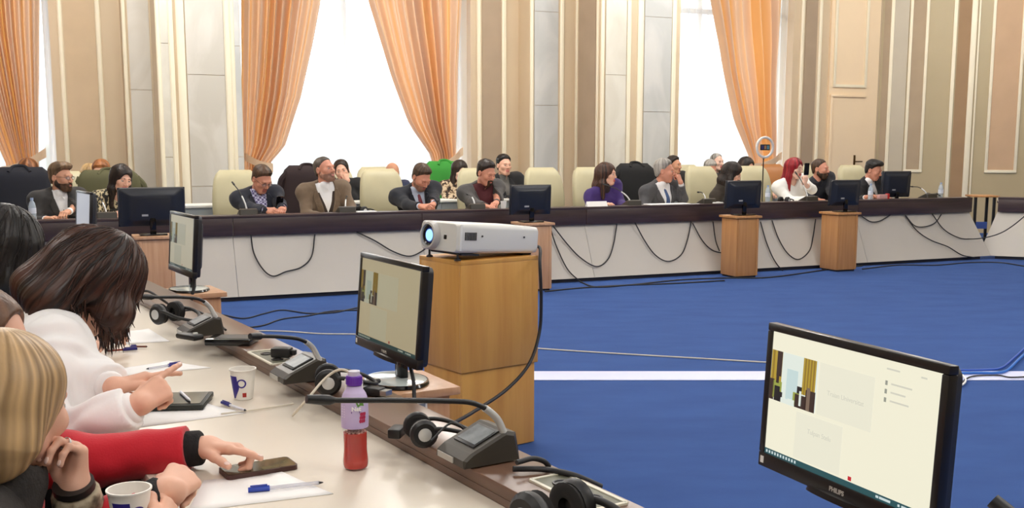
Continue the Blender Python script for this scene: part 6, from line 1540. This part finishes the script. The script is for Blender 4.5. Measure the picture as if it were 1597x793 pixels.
# ---- woman in red, pointing at the phone ----------------------------------------
M_red = mat('red_wool', (196, 14, 38), .8, bump=.1, bscale=240, sheen=.25); M_rib = mat('black_rib', (20, 18, 20), .9, bump=.5, bscale=70, bstretch=(1, 1, .1))
wl2 = atz(326, 699, .795); tl = atz(408, 703, .80); wr2 = atz(258, 772, .835); tr_ = atz(309, 722, .85)
P = person('woman in red jacket with tied-back brown hair, pointing at the phone', hd(-36, 545, 1.98), T(.06, t2, 0)[:2], facing=URZ, hyaw=-.5, hpitch=.15, hs=1.0, skin='fair', fem=1, hair='tied', hairc='nearbrown', h=.004, groove=.25, armk=1.2, gaze_down=True,
           top=dict(style='knit', name='jacket', mat=M_red, gap=.022, h=.0075, wrinkle=.004, cuffm=M_rib, collar=.02), sw=.18,
           arms=(A_(wr2, pose='pinch', fwd=tr_ - wr2, nrm=(.35, -.5, .75), pole=(.4, -.3, -.8), h=.0026, cuff=.03, nails=True), A_(wl2, pose='tap', fwd=tl - wl2, nrm=(-.1, .25, 1), pole=(-.2, -.6, -.6), h=.0026, cuff=.03, nails=True)))
# ---- blonde woman with chin on hand ------------------------------------------------
M_camo = pattern('mottled_sleeve', [(70, 62, 50), (128, 114, 94), (176, 162, 138)], 30, (1, 1, 1), 'noise', .85, (.4, .5, .6))
M_dgrey = mat('dark_grey_wool', (58, 54, 52), .9, bump=.3, bscale=180, rgb2=(40, 37, 36), vscale=30)
wr3 = atY(118, 770, 1.66); kr = atY(112, 708, 1.67); cupp = atz(201, 762, .868); wl3 = cupp + np.array([.060, -.040, -.078])
P = person('blonde woman seen from behind, chin on her hand and holding a paper cup', hd(12, 636, 1.63), T(.0, t1, 0)[:2], facing=URZ, hyaw=.68, hpitch=.2, hroll=.0, hs=.96, skin='fair', fem=1, hair=None, hairc='nearblonde', h=.0042,
           bulk=.9, z_pelvis=.47, shf=.72, top=dict(style='knit', name='jumper', mat=M_dgrey, gap=.014, h=.0075, wrinkle=.004, collar=.03), sw=.16,
           arms=(A_(wl3, pose='cupg', fwd=(-.05, .9, .25), nrm=(.9, .1, .2), pole=(.5, -.4, -.8), h=.0026, cuff=.02, nails=True), A_(wr3, pose='chin', fwd=kr - wr3, nrm=(.35, .9, .1), pole=(-.2, .6, -.8), h=.0026, cuff=.03, nails=True)))
H, HR = P['head'], P['HR']; dn = HR.T @ np.array([0, 0, -1.])
falls = fall((0, -.07, .02), .085, .03, (.066, .058, .035), (0, .0, 0)) + fall((.045, -.05, .0), .06, .02, (.045, .044, .03), (.0, -.02, 0)) + fall((-.045, -.05, .0), .06, .02, (.045, .044, .03), (.0, -.02, 0))
near_hair(P, falls, HAIR['nearblonde'], th=.013, face=((0, .122, -.03), (.070, .086, .108)), seed=2.1, nl=0, lock_len=20, h=.0026, amp=.0006, wave=.004, under=([-.13, -.04, .02, .07], [-.155, -.105, -.055, .0]), lr=.0006)
A0, E0, w0, pt0, sp0 = P['arm'][1]; fd = (w0 - E0) / np.linalg.norm(w0 - E0)
mb = MB(); mb.tube([w0 - fd * q for q in (.17, .12, .07, .03, .0, -.006)], [.047, .045, .043, .041, .039, .034], 18); mb.build('sleeve_cuff', M_camo, P['root'], smooth=60)
mb = MB(); mb.tube([w0 + fd * .010, w0 + fd * .022], [.0335, .033], 18); mb.build('bracelet', mat('strap_dark', (38, 32, 30), .5), P['root'], smooth=60)
for i, fi in enumerate((0, 2)):                                # two rings
    ph_ = [q for q in pt0 if q[5] == 'f%d' % fi][0]; a, b = ph_[0], ph_[1]; d = (b - a) / np.linalg.norm(b - a); c = a + (b - a) * .62
    MB().lathe([(.0096, -.0018), (.0106, -.0018), (.0106, .0018), (.0096, .0018)], c, 20, M=Vector(d).to_track_quat('Z', 'Y').to_matrix(), cap=False).build('finger_ring', M_silver, P['root'], smooth=60)
cup((cupp[0], cupp[1], cupp[2] - .082), 'white paper cup with dark blue print held by the blonde woman', rz=.5)
# ---- black-haired woman further up ---------------------------------------------------
M_blue = mat('pale_blue_shirt', (176, 196, 226), .75, bump=.08, bscale=40)
P = person('black-haired woman in pale blue shirt at the left edge, looking away', hd(8, 392, 3.14), T(.16, t4, 0)[:2], facing=URZ, hyaw=.1, hpitch=.25, hs=1.02, skin='fair', fem=1, hair=None, hairc='nearblack', h=.0055,
           top=dict(style='knit', name='shirt', mat=M_blue, gap=.018, h=.009), sw=.175, arms=(A_(T(.56, t4 - .12, .80)), A_(T(.58, t4 + .14, .80))))
H, HR = P['head'], P['HR']; dn = HR.T @ np.array([0, 0, -1.])
falls = fall((.066, -.01, .02), .12, .12, (.036, .036, .02), (.008, .0, 0)) + fall((-.066, -.01, .02), .12, .12, (.036, .036, .02), (-.008, .0, 0)) + fall((0, -.075, .02), .13, .12, (.066, .066, .045), (0, -.01, 0)) + fall((.05, .04, .02), .12, .08, (.03, .03, .014), (.008, .0, 0))
near_hair(P, falls, HAIR['nearblack'], th=.02, face=((0, .125, -.04), (.056, .078, .10)), seed=3.7, tips=240, nl=120, h=.0055, lock_len=26)
